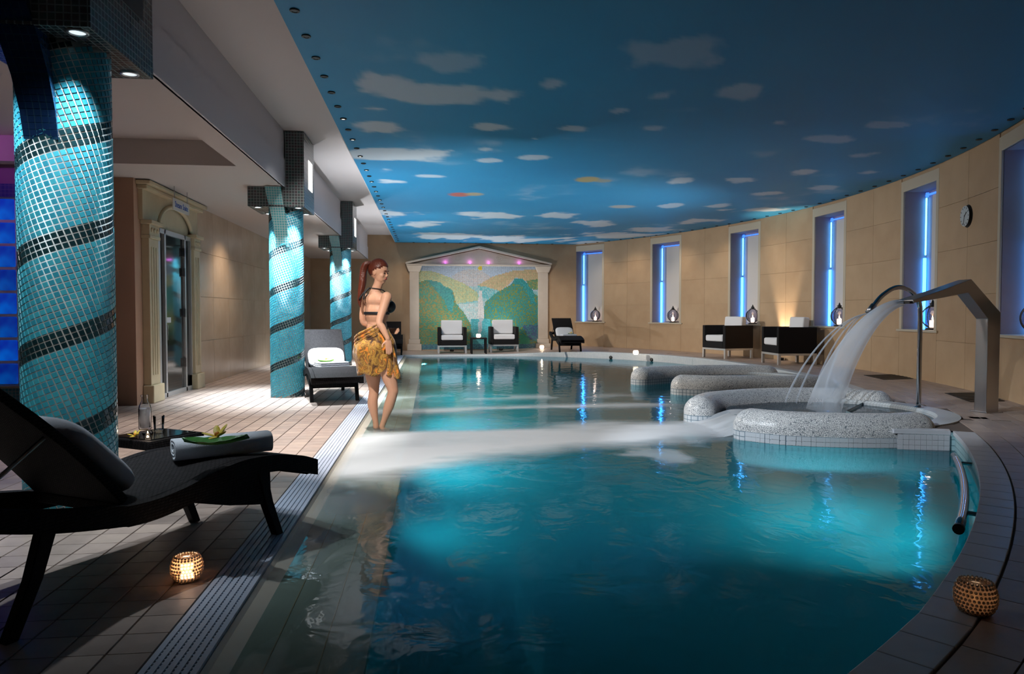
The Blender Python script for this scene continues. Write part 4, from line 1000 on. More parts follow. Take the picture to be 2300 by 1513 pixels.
ca = me.color_attributes.new('paint', 'FLOAT_COLOR', 'CORNER'); ca.data.foreach_set('color', np.repeat(np.concatenate([C3.reshape(-1, 3), np.ones((nu * nv, 1))], 1), 4, axis=0).astype(np.float32).reshape(-1))
vcol_mat('mural_paint', 'paint', 0.3); me.materials.append(M['mural_paint']); me.update()
o = link('mosaic_tiles', me, mu); o['kind'] = 'stuff'

# ------------------------------------------------------------------ wall clock
q = arc(math.radians(-16.9), RW - .014); ck = empty('wall_clock', (q.x, q.y, 2.355), math.radians(-16.9) - PI / 2); tag(ck, 'round dark rimmed wall clock on the curved wall', 'clock')
MB().lathe([(.145, 0), (.155, -.01), (.155, -.045), (.135, -.05), (.13, -.03)], 36).build('case', 'dark', ck, smooth=False, rot=(PI / 2, 0, PI))
for c in ck.children: c.rotation_euler = (-PI / 2, 0, 0); c.scale = (1, 1, -1)
ck.children[0].location = (0, 0, 0)
mat('dial', (0.55, 0.60, 0.62), 0.4)
b = MB(); b.lathe([(.132, 0), (.001, 0)], 36, caps=False); o = b.build('dial', 'dial', ck, rot=(PI / 2, 0, 0), loc=(0, -.036, 0))
for k in range(12):
    a = k * PI / 6; MB().box(-.004, -.0385, .100, .004, -.037, .122).build('hour_mark', 'dark', ck, rot=(0, a, 0))
MB().box(-.005, -.041, -.01, .005, -.039, .075).build('hour_hand', 'dark', ck, rot=(0, .9, 0)); MB().box(-.0035, -.043, -.01, .0035, -.041, .11).build('minute_hand', 'dark', ck, rot=(0, 3.3, 0))
# ------------------------------------------------------------------ loungers
PROF = [(0, .325), (.07, .352), (.15, .375), (.32, .408), (.5, .42), (.62, .412), (.74, .392), (.86, .367), (1.0, .352), (1.12, .355)]
RAIL = [(1.0, .352), (1.15, .362), (1.3, .388), (1.45, .42), (1.6, .462), (1.74, .505)]
def curve2(P, n=5): return [(p.x, p.y) for p in catmull([(a, b, 0) for a, b in P], n)]
def slab_loft(P, y0, y1, th, b=None):
    b = b or MB(); rings = []
    for x, z in curve2(P): rings.append([(x, y0, z - th), (x, y1, z - th), (x, y1, z), (x, y0, z)])
    return b.loft(rings)
HW = .315
lou = {}
lou['seat'] = (slab_loft(PROF, -HW + .04, HW - .04, .045).mesh('seat', 'wicker'), .004)
lou['side_rail'] = [(slab_loft(PROF + RAIL[1:], -HW, -HW + .055, .082).mesh('side_rail', 'wicker'), .008), (slab_loft(PROF + RAIL[1:], HW - .055, HW, .082).mesh('side_rail', 'wicker'), .008)]
fe = MB().box(0, -HW + .03, .25, .05, HW - .03, .325); lou['foot_edge'] = (fe.mesh('foot_edge', 'wicker'), .01)
re = MB().box(1.70, -HW + .03, .42, 1.75, HW - .03, .50); lou['head_edge'] = (re.mesh('head_edge', 'wicker'), .01)
bk = MB(); rings = []
for t in np.linspace(0, 1, 9):
    x = 1.09 + .50 * t - .03 * math.sin(PI * t); z = .375 + .505 * t; nx, nz = -.71, .70
    rings.append([(x, -HW + .045, z), (x, HW - .045, z), (x + .028, HW - .045, z - .022), (x + .028, -HW + .045, z - .022)])
lou['backrest'] = (bk.loft(rings).mesh('backrest', 'wicker'), .006)
def leg(x0, z0, x1, y):
    b = MB(); rings = []
    for t, w_ in ((0, .030), (.5, .025), (1, .021)):
        x = x0 + (x1 - x0) * (t ** 1.3); z = z0 * (1 - t); rings.append([(x - w_, y - .022, z), (x + w_, y - .022, z), (x + w_, y + .022, z), (x - w_, y + .022, z)])
    return b.loft(rings).mesh('leg', 'wicker_plain')
lou['leg'] = [(leg(.40, .36, .275, s * (HW - .035)), .004) for s in (-1, 1)] + [(leg(1.42, .37, 1.56, s * (HW - .035)), .004) for s in (-1, 1)]
def apron(y):
    b = MB(); poly_ = [(.34, .34), (.88, .31), (.80, .285), (.60, .225), (.42, .185), (.335, .17)]
    n = len(poly_); b.add([(x, y - .012, z) for x, z in poly_] + [(x, y + .012, z) for x, z in poly_], [tuple(range(n)), tuple(range(2 * n - 1, n - 1, -1))] + [(i, i + n, (i + 1) % n + n, (i + 1) % n) for i in range(n)]); return b.mesh('side_apron', 'wicker')
lou['side_apron'] = [(apron(s * (HW - .03)), 0) for s in (-1, 1)]
lou['front_apron'] = (MB().box(.335, -HW + .05, .165, .36, HW - .05, .345).mesh('front_apron', 'wicker'), .004)
lou['back_strut'] = [(MB().tube([(1.40, s * .24, .66), (1.66, s * .24, .475)], .008, 8).mesh('back_strut', 'steel'), 0) for s in (-1, 1)]
def lounger(loc, ang, label):
    r = empty('sun_lounger', loc, ang); tag(r, label, 'sun lounger', 'dark wicker sun loungers around the pool')
    for k, v in lou.items():
        for me_, bv in (v if isinstance(v, list) else [v]): link(k, me_, r, bevel=bv)
    return r
A1 = math.radians(60); d1 = Vector((-math.cos(A1), -math.sin(A1))); n1 = Vector((-math.sin(A1), math.cos(A1)))
c1 = Vector((-.60, 3.86)) + n1 * HW
L1 = lounger((c1.x, c1.y, 0), math.atan2(d1.y, d1.x), 'large near wicker sun lounger in shadow with a rolled blue white towel on it')
L2 = lounger((-1.13, 8.83, 0), math.radians(105), 'wicker sun lounger beside the middle column with white cushion and folded towel')
L3 = lounger((3.60, 17.95, zf(3.6, 18.5) + .002), math.radians(90), 'black wicker sun lounger right of the temple front near the curved wall')
L4 = lounger((-1.05, 18.7, 0), math.radians(92), 'wicker sun lounger far behind the woman left of the temple front')
def LW(o, x, y, z):          # lounger local -> world
    a = o.rotation_euler.z; return Vector((o.location.x + x * math.cos(a) - y * math.sin(a), o.location.y + x * math.sin(a) + y * math.cos(a), o.location.z + z))
def seat_z(x):
    P = curve2(PROF + RAIL[1:]); 
    for (a, b), (c, d) in zip(P[:-1], P[1:]):
        if a <= x <= c: return b + (d - b) * (x - a) / (c - a + 1e-9)
    return .36
def cushion_mesh(sx, sy, sz, p=3.2, name='cushion', m_='cushion'):
    b = MB(); n, m2 = 28, 14; rings = []
    def sp(v, e): return math.copysign(abs(v) ** e, v)
    for i in range(m2 + 1):
        ph = -PI / 2 + PI * i / m2; ph = max(-PI / 2 + .03, min(PI / 2 - .03, ph))
        rings.append([(sx / 2 * sp(math.cos(ph), .35) * sp(math.cos(2 * PI * j / n), 2 / p * .75), sy / 2 * sp(math.cos(ph), .35) * sp(math.sin(2 * PI * j / n), 2 / p * .75), sz / 2 * sp(math.sin(ph), .8)) for j in range(n)])
    return b.loft(rings).mesh(name, m_, smooth=True)
def cushion_box(sx, sy, sz, name, m_='cushion'):
    return MB().box(-sx / 2, -sy / 2, -sz / 2, sx / 2, sy / 2, sz / 2).mesh(name, m_)
def pillow(o, m_, label, x=1.17, lift=.145, L=.34, W_=.48, T=.11, shift=0):
    # leans on the backrest
    a = math.radians(45)
    p = LW(o, x, shift, seat_z(x - .05) + lift)
    ob = link('head_pillow', cushion_mesh(L, W_, T, name='head_pillow', m_=m_)); ob.location = p
    ob.rotation_euler = (Matrix.Rotation(o.rotation_euler.z, 3, 'Z') @ Matrix.Rotation(-a, 3, 'Y')).to_euler()
    tag(ob, label, 'pillow', 'loose pillows on the sun loungers'); return ob
pillow(L1, 'pillow_grey', 'plump grey looking pillow against the dark backrest of the near lounger', x=1.155, lift=.185, L=.44)
pillow(L2, 'cushion', 'bright white pillow on the wicker lounger beside the middle column', x=1.105, lift=.145)
pillow(L3, 'cushion', 'white pillow on the black lounger right of the temple front', x=1.105, lift=.145)
# towels
def towel_strip(L, w0, h0, turns=2.3, th=.016):
    """a towel folded round itself; cross section in x (width) z (height), length along y"""
    path = []; n = 26
    tot = int(turns * n)
    for i in range(tot + 1):
        t = i / n * 2 * PI; k = 1 - (i / tot) * .72
        c_, s_ = math.cos(t - PI / 2), math.sin(t - PI / 2)
        path.append(Vector((w0 / 2 * k * math.copysign(abs(c_) ** .55, c_), 0, h0 / 2 * k * math.copysign(abs(s_) ** .7, s_))))
    b = MB(); rings = []
    for i, p in enumerate(path):
        t = (path[min(i + 1, tot)] - path[max(i - 1, 0)]).normalized(); nr = Vector((-t.z, 0, t.x)) * th / 2
        rings.append([p + nr + Vector((0, -L / 2, 0)), p + nr + Vector((0, L / 2, 0)), p - nr + Vector((0, L / 2, 0)), p - nr + Vector((0, -L / 2, 0))])
    return b.loft(rings)
def towel(loc, rz, L, w0, h0, label, tilt=0, grp='towels left on the loungers'):
    me_ = towel_strip(L, w0, h0).mesh('rolled_towel', 'towel', smooth=True)
    o = link('rolled_towel', me_, bevel=0); o.location = (loc[0], loc[1], loc[2] + h0 / 2 + .008); o.rotation_euler = (Matrix.Rotation(rz, 3, 'Z') @ Matrix.Rotation(tilt, 3, 'X')).to_euler()
    return tag(o, label, 'towel', grp)
tz = L1.rotation_euler.z
tw = on_z(500, 1021, .418)
towel(tw, math.radians(-62), .44, .15, .088, 'thick rolled white towel with a leaf and yellow orchid, on the near lounger')
def flat_towel(o, x, y, rz, label, L=.40, W_=.26):
    b = MB()
    p = LW(o, x, y, seat_z(x) + .008)
    r = empty('folded_towel', p, o.rotation_euler.z + rz); tag(r, label, 'towel', 'towels left on the loungers')
    for k in range(3): link('fold', cushion_box(W_ - .004 * k, L - .006 * k, .021, 'fold', 'towel'), r, loc=(.002 * k, 0, .0125 + .021 * k), bevel=.009)
    return r
FT2 = flat_towel(L2, .72, -.02, .25, 'flat folded white towel with a green leaf on the lounger beside the middle column')
FT3 = flat_towel(L3, .78, -.05, .15, 'flat folded pale towel on the black lounger near the curved wall')
# leaf and orchid decorations
def leaf_mesh(Lr, Wr, m_='leaf'):
    b = MB(); n = 12; rows_ = []
    for i in range(n + 1):
        t = i / n; w_ = Wr * math.sin(PI * min(1, t ** .8)) ** .8; notch = 1 - .28 * (i % 3 == 1)
        x = Lr * (t - .5); zc = .018 * (2 * t - 1) ** 2
        rows_.append([(x - .01, -w_ / 2 * notch, zc + .02), (x, -w_ / 4, zc + .004), (x, 0, zc), (x, w_ / 4, zc + .004), (x - .01, w_ / 2 * notch, zc + .02)])
    b.loft(rows_, closed=False, caps=False); return b
def orchid(loc, rz, size, label, leaf=None, leafm='leaf', leafsize=(.27, .16)):
    r = empty('orchid_flower', loc, rz); tag(r, label, 'flower', 'orchid decorations')
    z0 = 0
    if leaf:
        o = leaf_mesh(leafsize[0], leafsize[1], leafm).build('leaf', leafm, r, smooth=True); m_ = o.modifiers.new('s', 'SOLIDIFY'); m_.thickness = .002; z0 = .022
    for k in range(5):
        a = 2 * PI * k / 5 + .4
        dv = Vector((math.cos(a) * .6, math.sin(a) * .75, .35 + .35 * math.sin(a + .8))).normalized()
        b = MB(); b.ellipsoid((0, 0, size * .45), (size * .2, size * .05, size * .48), 10, 6)
        o = b.build('petal', 'petal', r, smooth=True, loc=(0, 0, z0 + .012)); o.rotation_euler = dv.to_track_quat('Z', 'Y').to_euler()
    MB().ellipsoid((0, 0, 0), (size * .16, size * .16, size * .2), 10, 6).build('lip', 'petal_core', r, smooth=True, loc=(0, 0, z0 + .02))
    return r
p = on_z(488, 997, .418 + .102)
orchid((p.x, p.y, p.z), math.radians(14), .075, 'yellow orchid lying on a dark green leaf on the rolled towel', True)
p = LW(L2, .80, .04, seat_z(.8) + .083); orchid(p, .5, .06, 'pale yellow orchid on a lime green leaf on the folded towel by the middle column', True, 'leaf_lime', (.22, .13))
p = LW(L3, .90, -.14, seat_z(.9) + .08); orchid(p, .5, .07, 'yellow orchid on the lounger right of the temple front', True, 'leaf', (.2, .1))

# ------------------------------------------------------------------ armchairs
def armchair(loc, rz, label):
    r = empty('armchair', loc, rz); tag(r, label, 'armchair', 'black cube armchairs with white cushions')
    for s in (-1, 1): MB().box(min(s * .40, s * .31), -.37, .22, max(s * .40, s * .31), .38, .72).build('arm', 'wicker_plain', r, bevel=.012)
    MB().box(-.31, .28, .22, .31, .38, .70).build('back', 'wicker_plain', r, bevel=.012)
    MB().box(-.31, -.37, .22, .31, .28, .36).build('seat_box', 'wicker_plain', r, bevel=.006)
    o = link('seat_cushion', cushion_box(.60, .62, .14, 'seat_cushion'), r, loc=(0, -.06, .435), bevel=.035); o.modifiers[0].segments = 4
    o = link('back_cushion', cushion_box(.60, .13, .40, 'back_cushion'), r, loc=(0, .205, .71), rot=(-.10, 0, 0), bevel=.03); o.modifiers[0].segments = 4
    for sx_ in (-1, 1):
        for y in (-.345, .355): MB().box(sx_ * .375 - .025, y - .025, 0, sx_ * .375 + .025, y + .025, .18).build('leg', 'alu', r, bevel=.003)
    fr = MB(); fr.box(-.40, -.37, .18, .40, -.32, .22); fr.box(-.40, .33, .18, .40, .38, .22); fr.box(-.40, -.32, .18, -.35, .33, .22); fr.box(.35, -.32, .18, .40, .33, .22)
    fr.build('base_frame', 'alu', r, bevel=.003); return r
armchair((.58, 20.05, zf(.58, 20)), 0, 'black cube armchair with white cushions left of the small table, in front of the mural')
armchair((2.05, 20.25, zf(2.05, 20)), 0, 'black cube armchair with white cushions right of the small table, in front of the mural')
armchair((6.55, 15.2, .122), math.atan2(-.26, -.965) + PI / 2, 'black cube armchair by the curved wall, the left one of the pair')
armchair((6.94, 13.22, .122), math.atan2(.06, -1.0) + PI / 2, 'black cube armchair by the curved wall, the right one of the pair')

# ------------------------------------------------------------------ tables and what stands on them
tb_ = empty('side_table', (1.30, 19.62, zf(1.3, 19.6))); tag(tb_, 'small black open side table between the two armchairs at the mural', 'table')
MB().box(-.22, -.22, .40, .22, .22, .44).build('top', 'wicker_plain', tb_, bevel=.006)
for sx_ in (-1, 1):
    for sy_ in (-1, 1): MB().box(sx_ * .195 - .022, sy_ * .195 - .022, 0, sx_ * .195 + .022, sy_ * .195 + .022, .40).build('leg', 'wicker_plain', tb_, bevel=.003)
nt = empty('side_table', (-1.715, 4.655, 0), math.radians(58.8)); tag(nt, 'low dark wicker side table with glass top behind the near lounger', 'table')
MB().box(-.20, -.20, .29, .20, .20, .345).build('top_frame', 'wicker', nt, bevel=.008)
MB().box(-.165, -.165, .345, .165, .165, .351).build('glass_top', 'dark_glass', nt, bevel=.002)
for sx_ in (-1, 1):
    for sy_ in (-1, 1): MB().box(sx_ * .17 - .022, sy_ * .17 - .022, 0, sx_ * .17 + .022, sy_ * .17 + .022, .29).build('leg', 'wicker_plain', nt, bevel=.004)
ZT = .352
p = on_z(326, 964, ZT); bt = empty('water_bottle', p); tag(bt, 'clear glass water bottle standing on the wicker side table', 'bottle')
MB().lathe([(.001, .002), (.036, .002), (.038, .01), (.038, .135), (.034, .155), (.020, .185), (.018, .21), (.022, .213), (.022, .225), (.017, .225), (.015, .19), (.03, .155), (.034, .135), (.034, .012), (.001, .010)], 24, caps=False).build('body', 'glass_thin', bt, smooth=True)
MB().lathe([(.001, .012), (.0335, .012), (.0335, .14), (.001, .142)], 24, caps=False).build('water', 'backlit_water', bt, smooth=True)
p = on_z(357, 968, ZT); gt = empty('drinking_glass', p); tag(gt, 'clear tumbler beside the water bottle on the wicker side table', 'glass')
MB().lathe([(.001, .002), (.028, .002), (.034, .10), (.032, .10), (.026, .012), (.001, .012)], 22, caps=False).build('body', 'glass_thin', gt, smooth=True)
MB().lathe([(.001, .0125), (.025, .0125), (.001, .016)], 18, caps=False).build('base', 'glass', gt, smooth=True)
p = on_z(332, 984, ZT); tl_ = empty('tealight', p); tag(tl_, 'small lit glass tealight in front of the water bottle', 'candle')
MB().lathe([(.001, 0), (.022, 0), (.032, .035), (.030, .035), (.020, .006), (.001, .006)], 20, caps=False).build('cup', 'glass_thin', tl_, smooth=True)
MB().lathe([(.001, .008), (.020, .008), (.023, .022), (.001, .022)], 18, caps=False).build('wax', 'candle_glow', tl_, smooth=True)
MB().lathe([(.001, .022), (.004, .027), (.003, .036), (.0005, .044)], 10, caps=False).build('flame', 'flame', tl_, smooth=True)
light('tealight_flame', 'POINT', (p.x, p.y, p.z + .06), .25, WARM, shadow_soft_size=.01)
p = on_z(303, 983, ZT); orchid(p, .2, .05, 'yellow orchid lying on the wicker side table next to the column')

# ------------------------------------------------------------------ beaded glass candle holders
def holder(loc, s, label, lit=1.0):
    r = empty('candle_holder', loc); tag(r, label, 'candle holder', 'beaded glass candle holders'); 
    prof = [(.030, .0), (.045, .008), (.057, .030), (.061, .055), (.057, .082), (.046, .103)]
    b = MB(); b.lathe([(a * s, z * s) for a, z in prof] + [(.043 * s, .103 * s), (.053 * s, .080 * s), (.057 * s, .055 * s), (.053 * s, .032 * s), (.04 * s, .012 * s), (.001, .010 * s)], 28, caps=False); b.build('bowl', 'crystal_thin', r, smooth=True)
    bd = MB(); bl_ = MB()
    P = [(a.x, a.y) for a in catmull([(u, v, 0) for u, v in prof], 2)]
    for i, (rr_, z) in enumerate(P):
        n = max(10, int(2 * PI * rr_ / .0125))
        for j in range(n):
            a = 2 * PI * (j + .5 * (i % 2)) / n
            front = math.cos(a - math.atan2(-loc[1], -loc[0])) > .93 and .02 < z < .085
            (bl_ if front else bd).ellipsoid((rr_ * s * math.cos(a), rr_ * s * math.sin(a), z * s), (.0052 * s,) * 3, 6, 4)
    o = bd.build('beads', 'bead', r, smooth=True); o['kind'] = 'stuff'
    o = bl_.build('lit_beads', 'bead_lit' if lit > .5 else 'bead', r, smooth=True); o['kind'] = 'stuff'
    MB().lathe([(.001, .012 * s), (.026 * s, .012 * s), (.026 * s, .035 * s), (.001, .035 * s)], 18, caps=False).build('candle', 'wax', r, smooth=True)
    MB().lathe([(.001, .035 * s), (.006 * s, .043 * s), (.004 * s, .06 * s), (.0005, .072 * s)], 10, caps=False).build('flame', 'flame' if lit > .5 else 'flame_dim', r, smooth=True)
    light('candle_flame', 'POINT', (loc[0], loc[1], loc[2] + .055 * s), .9 * lit, (1.0, .66, .42), shadow_soft_size=.012); return r
p = on_z(420, 1303, 0.0); holder((p.x, p.y, 0.0005), 1.0, 'glowing beaded glass candle holder on the floor in front of the near lounger')
p = on_z(2190, 1375, .122); holder((p.x, p.y, .1225), 1.0, 'dim beaded glass candle holder on the dark deck at the bottom right', .04)
def small_candle(loc, label, s=1.0):
    r = empty('glass_candle', loc); tag(r, label, 'candle', 'small round lit candles at the far end')
    MB().lathe([(.001, 0), (.045, 0), (.065, .03), (.065, .07), (.05, .10), (.046, .10), (.058, .07), (.058, .03), (.04, .008), (.001, .008)], 20, caps=False).build('bowl', 'candle_glow', r, smooth=True)
    MB().lathe([(.001, .03), (.02, .04), (.012, .07), (.001, .09)], 12, caps=False).build('flame', 'flame', r, smooth=True)
    light('small_candle_flame', 'POINT', (loc[0], loc[1], loc[2] + .16), .8, WARM, shadow_soft_size=.02)
for px, py, lb in ((940, 784, 'small lit round candle at the foot of the left temple pilaster'), (1217, 783, 'small lit round candle at the foot of the right temple pilaster'), (1428, 796, 'small lit round candle on the deck right of the black lounger')):
    p = on_z(px, py, 0.06); z = zf(p.x, p.y); p = on_z(px, py, z + .002); small_candle(tuple(p), lb)
small_candle((1.30, 19.62, zf(1.3, 19.6) + .441), 'small lit round candle on the table between the armchairs')

# ------------------------------------------------------------------ lanterns in the window recesses
def lantern(i, lab):
    a0, a1 = WIN[i]; am = math.radians((a0 + a1) / 2 - .5); q = arc(am, RW + .14)
    r = empty('globe_lantern', (q.x, q.y, SILL + .001), am); tag(r, lab, 'lantern', 'round lanterns on the window sills')
    MB().lathe([(.09, 0), (.10, .01), (.08, .025), (.05, .035), (.001, .036)], 20).build('foot', 'dark', r, smooth=True)
    MB().ellipsoid((0, 0, .19), (.155, .155, .16), 24, 14).build('globe', 'lantern_glass', r, smooth=True)
    for ang in (0, PI / 2):
        MB().tube([(math.cos(ang) * .158 * math.cos(t), math.sin(ang) * .158 * math.cos(t), .19 + .163 * math.sin(t)) for t in np.linspace(0, 2 * PI, 28)], .006, 6).build('hoop', 'dark', r, smooth=True)
    MB().lathe([(.06, .335), (.065, .35), (.03, .365), (.045, .385), (.02, .40), (.012, .43), (.001, .45)], 14).build('finial', 'dark', r, smooth=True)
    MB().lathe([(.001, .036), (.04, .036), (.04, .14), (.001, .14)], 16, caps=False).build('candle', 'candle_glow', r, smooth=True)
    MB().lathe([(.001, .14), (.012, .155), (.008, .185), (.001, .21)], 10, caps=False).build('flame', 'flame', r, smooth=True)
    light('lantern_flame', 'POINT', (q.x - math.cos(am) * .03, q.y, SILL + .25), .7, WARM, shadow_soft_size=.02)
for i, lab in enumerate(('round glass lantern in the leftmost window recess', 'round glass lantern in the second window recess from the left', 'round glass lantern in the window above the left armchair of the pair', 'round dark lantern in the window between the armchairs and the fountain', 'round glass lantern in the window behind the curved shower pipe', 'round glass lantern in the window cut by the right edge')): lantern(i, lab)

# ------------------------------------------------------------------ fountains
ff = empty('cascade_fountain', (5.5, 6.5, .12)); tag(ff, 'tall angular brushed steel cascade fountain pouring a sheet of water into the tub', 'fountain')
def rect_path(pts, dims):
    b = MB(); rings = []
    P_ = [Vector(p) for p in pts]
    for i, p in enumerate(P_):
        t0 = (P_[i] - P_[i - 1]).normalized() if i else (P_[1] - P_[0]).normalized(); t1 = (P_[i + 1] - P_[i]).normalized() if i < len(P_) - 1 else t0
        t = (t0 + t1).normalized(); nx = Vector((t.z, 0, -t.x)); k = 1 / max(.5, t.dot(t1)); w_, dd = dims[i]
        rings.append([p + nx * w_ / 2 * k + Vector((0, -dd / 2, 0)), p + nx * w_ / 2 * k + Vector((0, dd / 2, 0)), p - nx * w_ / 2 * k + Vector((0, dd / 2, 0)), p - nx * w_ / 2 * k + Vector((0, -dd / 2, 0))])
    return b.loft(rings)
rect_path([(0, 0, 0), (0, 0, .96), (-.30, 0, 1.25), (-.62, 0, 1.17), (-.97, 0, 1.095)], [(.15, .14), (.15, .14), (.12, .15), (.075, .18), (.03, .22)]).build('post_and_spout', 'steel', ff, bevel=.006)
MB().box(-.10, -.10, 0, .10, .10, .012).build('base_plate', 'steel', ff, bevel=.003)
MB().box(-1.0, -.095, 1.075, -.955, .095, 1.095).build('spout_slot', 'dark', ff, rot=None)
for c in ff.children: c.rotation_euler = (0, 0, math.radians(6))
sp_ = empty('shower_pipe', (5.052, 6.88, .12)); tag(sp_, 'slim curved chrome shower pipe arching over the tub', 'fountain')
PP = catmull([(0, 0, 0), (0, 0, .5), (0, 0, .95), (-.02, 0, 1.10), (-.12, 0, 1.22), (-.27, 0, 1.25), (-.42, 0, 1.17), (-.52, 0, 1.06)], 6)
MB().tube(PP, .024, 12).build('pipe', 'chrome', sp_, smooth=True)
MB().tube([(-.515, 0, 1.07), (-.575, 0, .985)], [.03, .036], 12).build('nozzle', 'steel', sp_, smooth=True)
MB().lathe([(.05, 0), (.05, .01), (.03, .016)], 16).build('flange', 'chrome', sp_, smooth=True)
# falling water
def jet(name, p0, p1, r0, r1, d0, d1, seed, label, sag=.0, n=30, m_=16, flat=1.0):
    p0, p1 = Vector(p0), Vector(p1); rows_ = []; den = []; R_ = np.random.default_rng(seed); st_ = R_.random(m_) * .6 + .55
    for i in range(n + 1):
        t = i / n; c = Vector((p0.x + (p1.x - p0.x) * (1 - (1 - t) ** 1.25 if sag else t), p0.y + (p1.y - p0.y) * t, p0.z + (p1.z - p0.z) * (t ** 1.65 if sag else t)))
        r = r0 + (r1 - r0) * t; tn = Vector((p1.x - p0.x, 0, -(abs(p0.z - p1.z)) * (.3 + t))).normalized(); ax = Vector((0, 1, 0)); bx = tn.cross(ax)
        rows_.append([c + ax * r * flat * math.cos(2 * PI * j / m_) + bx * r * math.sin(2 * PI * j / m_) for j in range(m_ + 1)])
        e = d0 + (d1 - d0) * t
        den.append([min(.95, e * st_[j % m_]) * (1 if t < .9 else (1 - t) / .1 * .6 + .4) for j in range(m_ + 1)])
    a = np.array([[tuple(p) for p in r] for r in rows_]); me_ = grid_mesh(name, a[..., 0], a[..., 1], a[..., 2], np.array(den), 'spray', 0)
    return me_
o = link('water_sheet', jet('water_sheet', (4.52, 6.42, 1.205), (3.80, 6.55, .10), .035, .155, .75, .38, 3, '', sag=1, flat=1.25)); tag(o, 'smooth white sheet of water falling from the steel cascade fountain', 'water')
for k, (px, pz, sd) in enumerate(((3.78, 7.50, 1), (3.88, 7.46, 2), (4.02, 7.40, 3), (4.12, 7.36, 4))):
    o = link('water_jet', jet('water_jet', (4.478, 6.88 + .01 * k, 1.10), (px, pz - .25, .14), .006, .012, .55, .40, sd, '', sag=1, m_=8)); tag(o, 'thin jet of water from the shower pipe, ' + ('leftmost of the four', 'second from the left of the four', 'third from the left of the four', 'rightmost of the four, beside the white sheet')[k], 'water', 'thin jets from the shower pipe')

# ------------------------------------------------------------------ handrail in the pool, floor plates, uplighter
hr = empty('grab_rail', (3.3, 4.1, 0)); tag(hr, 'bent steel grab rail along the near right pool wall', 'handrail')
pts = []
for a in np.linspace(-45.5, -36.2, 14): q = arc(math.radians(a), re_(math.radians(a)) - .085); pts.append((q.x - 3.3, q.y - 4.1, .035))
MB().tube(pts, .024, 12).build('rail', 'chrome', hr, smooth=True)
for a in (-44.0, -37.5):
    rr_ = re_(math.radians(a)); q = arc(math.radians(a), rr_ - .085); q2 = arc(math.radians(a), rr_); MB().tube([(q.x - 3.3, q.y - 4.1, .035), (q2.x - 3.3, q2.y - 4.1, .035)], .012, 8).build('bracket', 'steel', hr)
q = arc(math.radians(-45.55), re_(math.radians(-45.5)) - .085); MB().lathe([(.001, -.012), (.027, -.012), (.027, .012), (.001, .012)], 14, caps=False).build('end_cap', 'dark', hr, loc=(q.x - 3.3, q.y - 4.1, .035), rot=(PI / 2, 0, math.radians(-45.5)))
for corners, lb in ((((1940, 842), (1985, 852), (2052, 850), (2010, 840)), 'flat black floor plate nearer the armchairs'), (((2122, 882), (2180, 902), (2257, 900), (2200, 881)), 'flat black floor plate beside the steel fountain')):
    P_ = [on_z(x, y, .125) for x, y in corners]; c = sum(P_, Vector()) / 4; r = empty('floor_plate', (c.x, c.y, .1215)); tag(r, lb, 'floor grille', 'black floor plates on the right deck')
    b = MB(); Q_ = [(p.x - c.x, p.y - c.y) for p in P_]; b.add([(x, y, 0) for x, y in Q_] + [(x, y, .006) for x, y in Q_], [(3, 2, 1, 0), (4, 5, 6, 7), (0, 1, 5, 4), (1, 2, 6, 5), (2, 3, 7, 6), (3, 0, 4, 7)]); b.build('plate', 'dark', r)  # flat dark plate on the deck, thin bars across it
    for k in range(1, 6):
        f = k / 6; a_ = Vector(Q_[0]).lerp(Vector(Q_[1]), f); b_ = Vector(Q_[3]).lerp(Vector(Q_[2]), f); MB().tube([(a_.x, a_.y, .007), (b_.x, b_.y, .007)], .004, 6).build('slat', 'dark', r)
def uplighter(loc, tgt, power, color, cone, label, blend=.8):
    up = empty('floor_uplighter', loc); tag(up, label, 'lamp', 'small floor uplighters')
    MB().lathe([(.05, 0), (.06, .015), (.06, .05), (.052, .058), (.048, .045)], 18).build('body', 'dark', up, smooth=True)
    MB().lathe([(.049, .048), (.001, .048)], 18, caps=False).build('bulb', 'candle_glow', up)
    light('floor_uplight', 'SPOT', (loc[0], loc[1], loc[2] + .075), power, color, target=tgt, spot_size=math.radians(cone), spot_blend=blend, shadow_soft_size=.03)
q = arc(math.radians(6.5), RW - .12); t_ = arc(math.radians(6.5), RW + .02)
uplighter((q.x, q.y, .122), (t_.x, t_.y, 1.35), 420, (1.0, .80, .58), 46, 'small uplighter on the floor between the two armchairs at the curved wall')
UPC = (0.92, 0.96, 1.0)  # added hidden uplighters that brighten the sky ceiling and mural
uplighter((-2.06, 16.45, .002), (0.8, 16.6, 3.2), 420, UPC, 130, 'small added fill lamp on the floor behind the farthest column', 1.0)
uplighter((-2.13, 11.05, .002), (0.9, 11.9, 3.2), 560, UPC, 100, 'small added fill lamp on the floor behind the middle column', 1.0)
uplighter((5.05, 11.86, .122), (2.7, 13.6, 3.2), 230, UPC, 104, 'small added fill lamp on the deck behind the farthest mosaic tub wall', 1.0)
uplighter((0.60, 20.75, zf(.6, 20.7) + .002), (0.7, 20.0, 3.2), 110, UPC, 150, 'small added fill lamp behind the left armchair at the mural', 1.0)
uplighter((2.05, 20.95, zf(2.05, 20.9) + .002), (2.2, 20.0, 3.2), 110, UPC, 150, 'small added fill lamp behind the right armchair at the mural', 1.0)
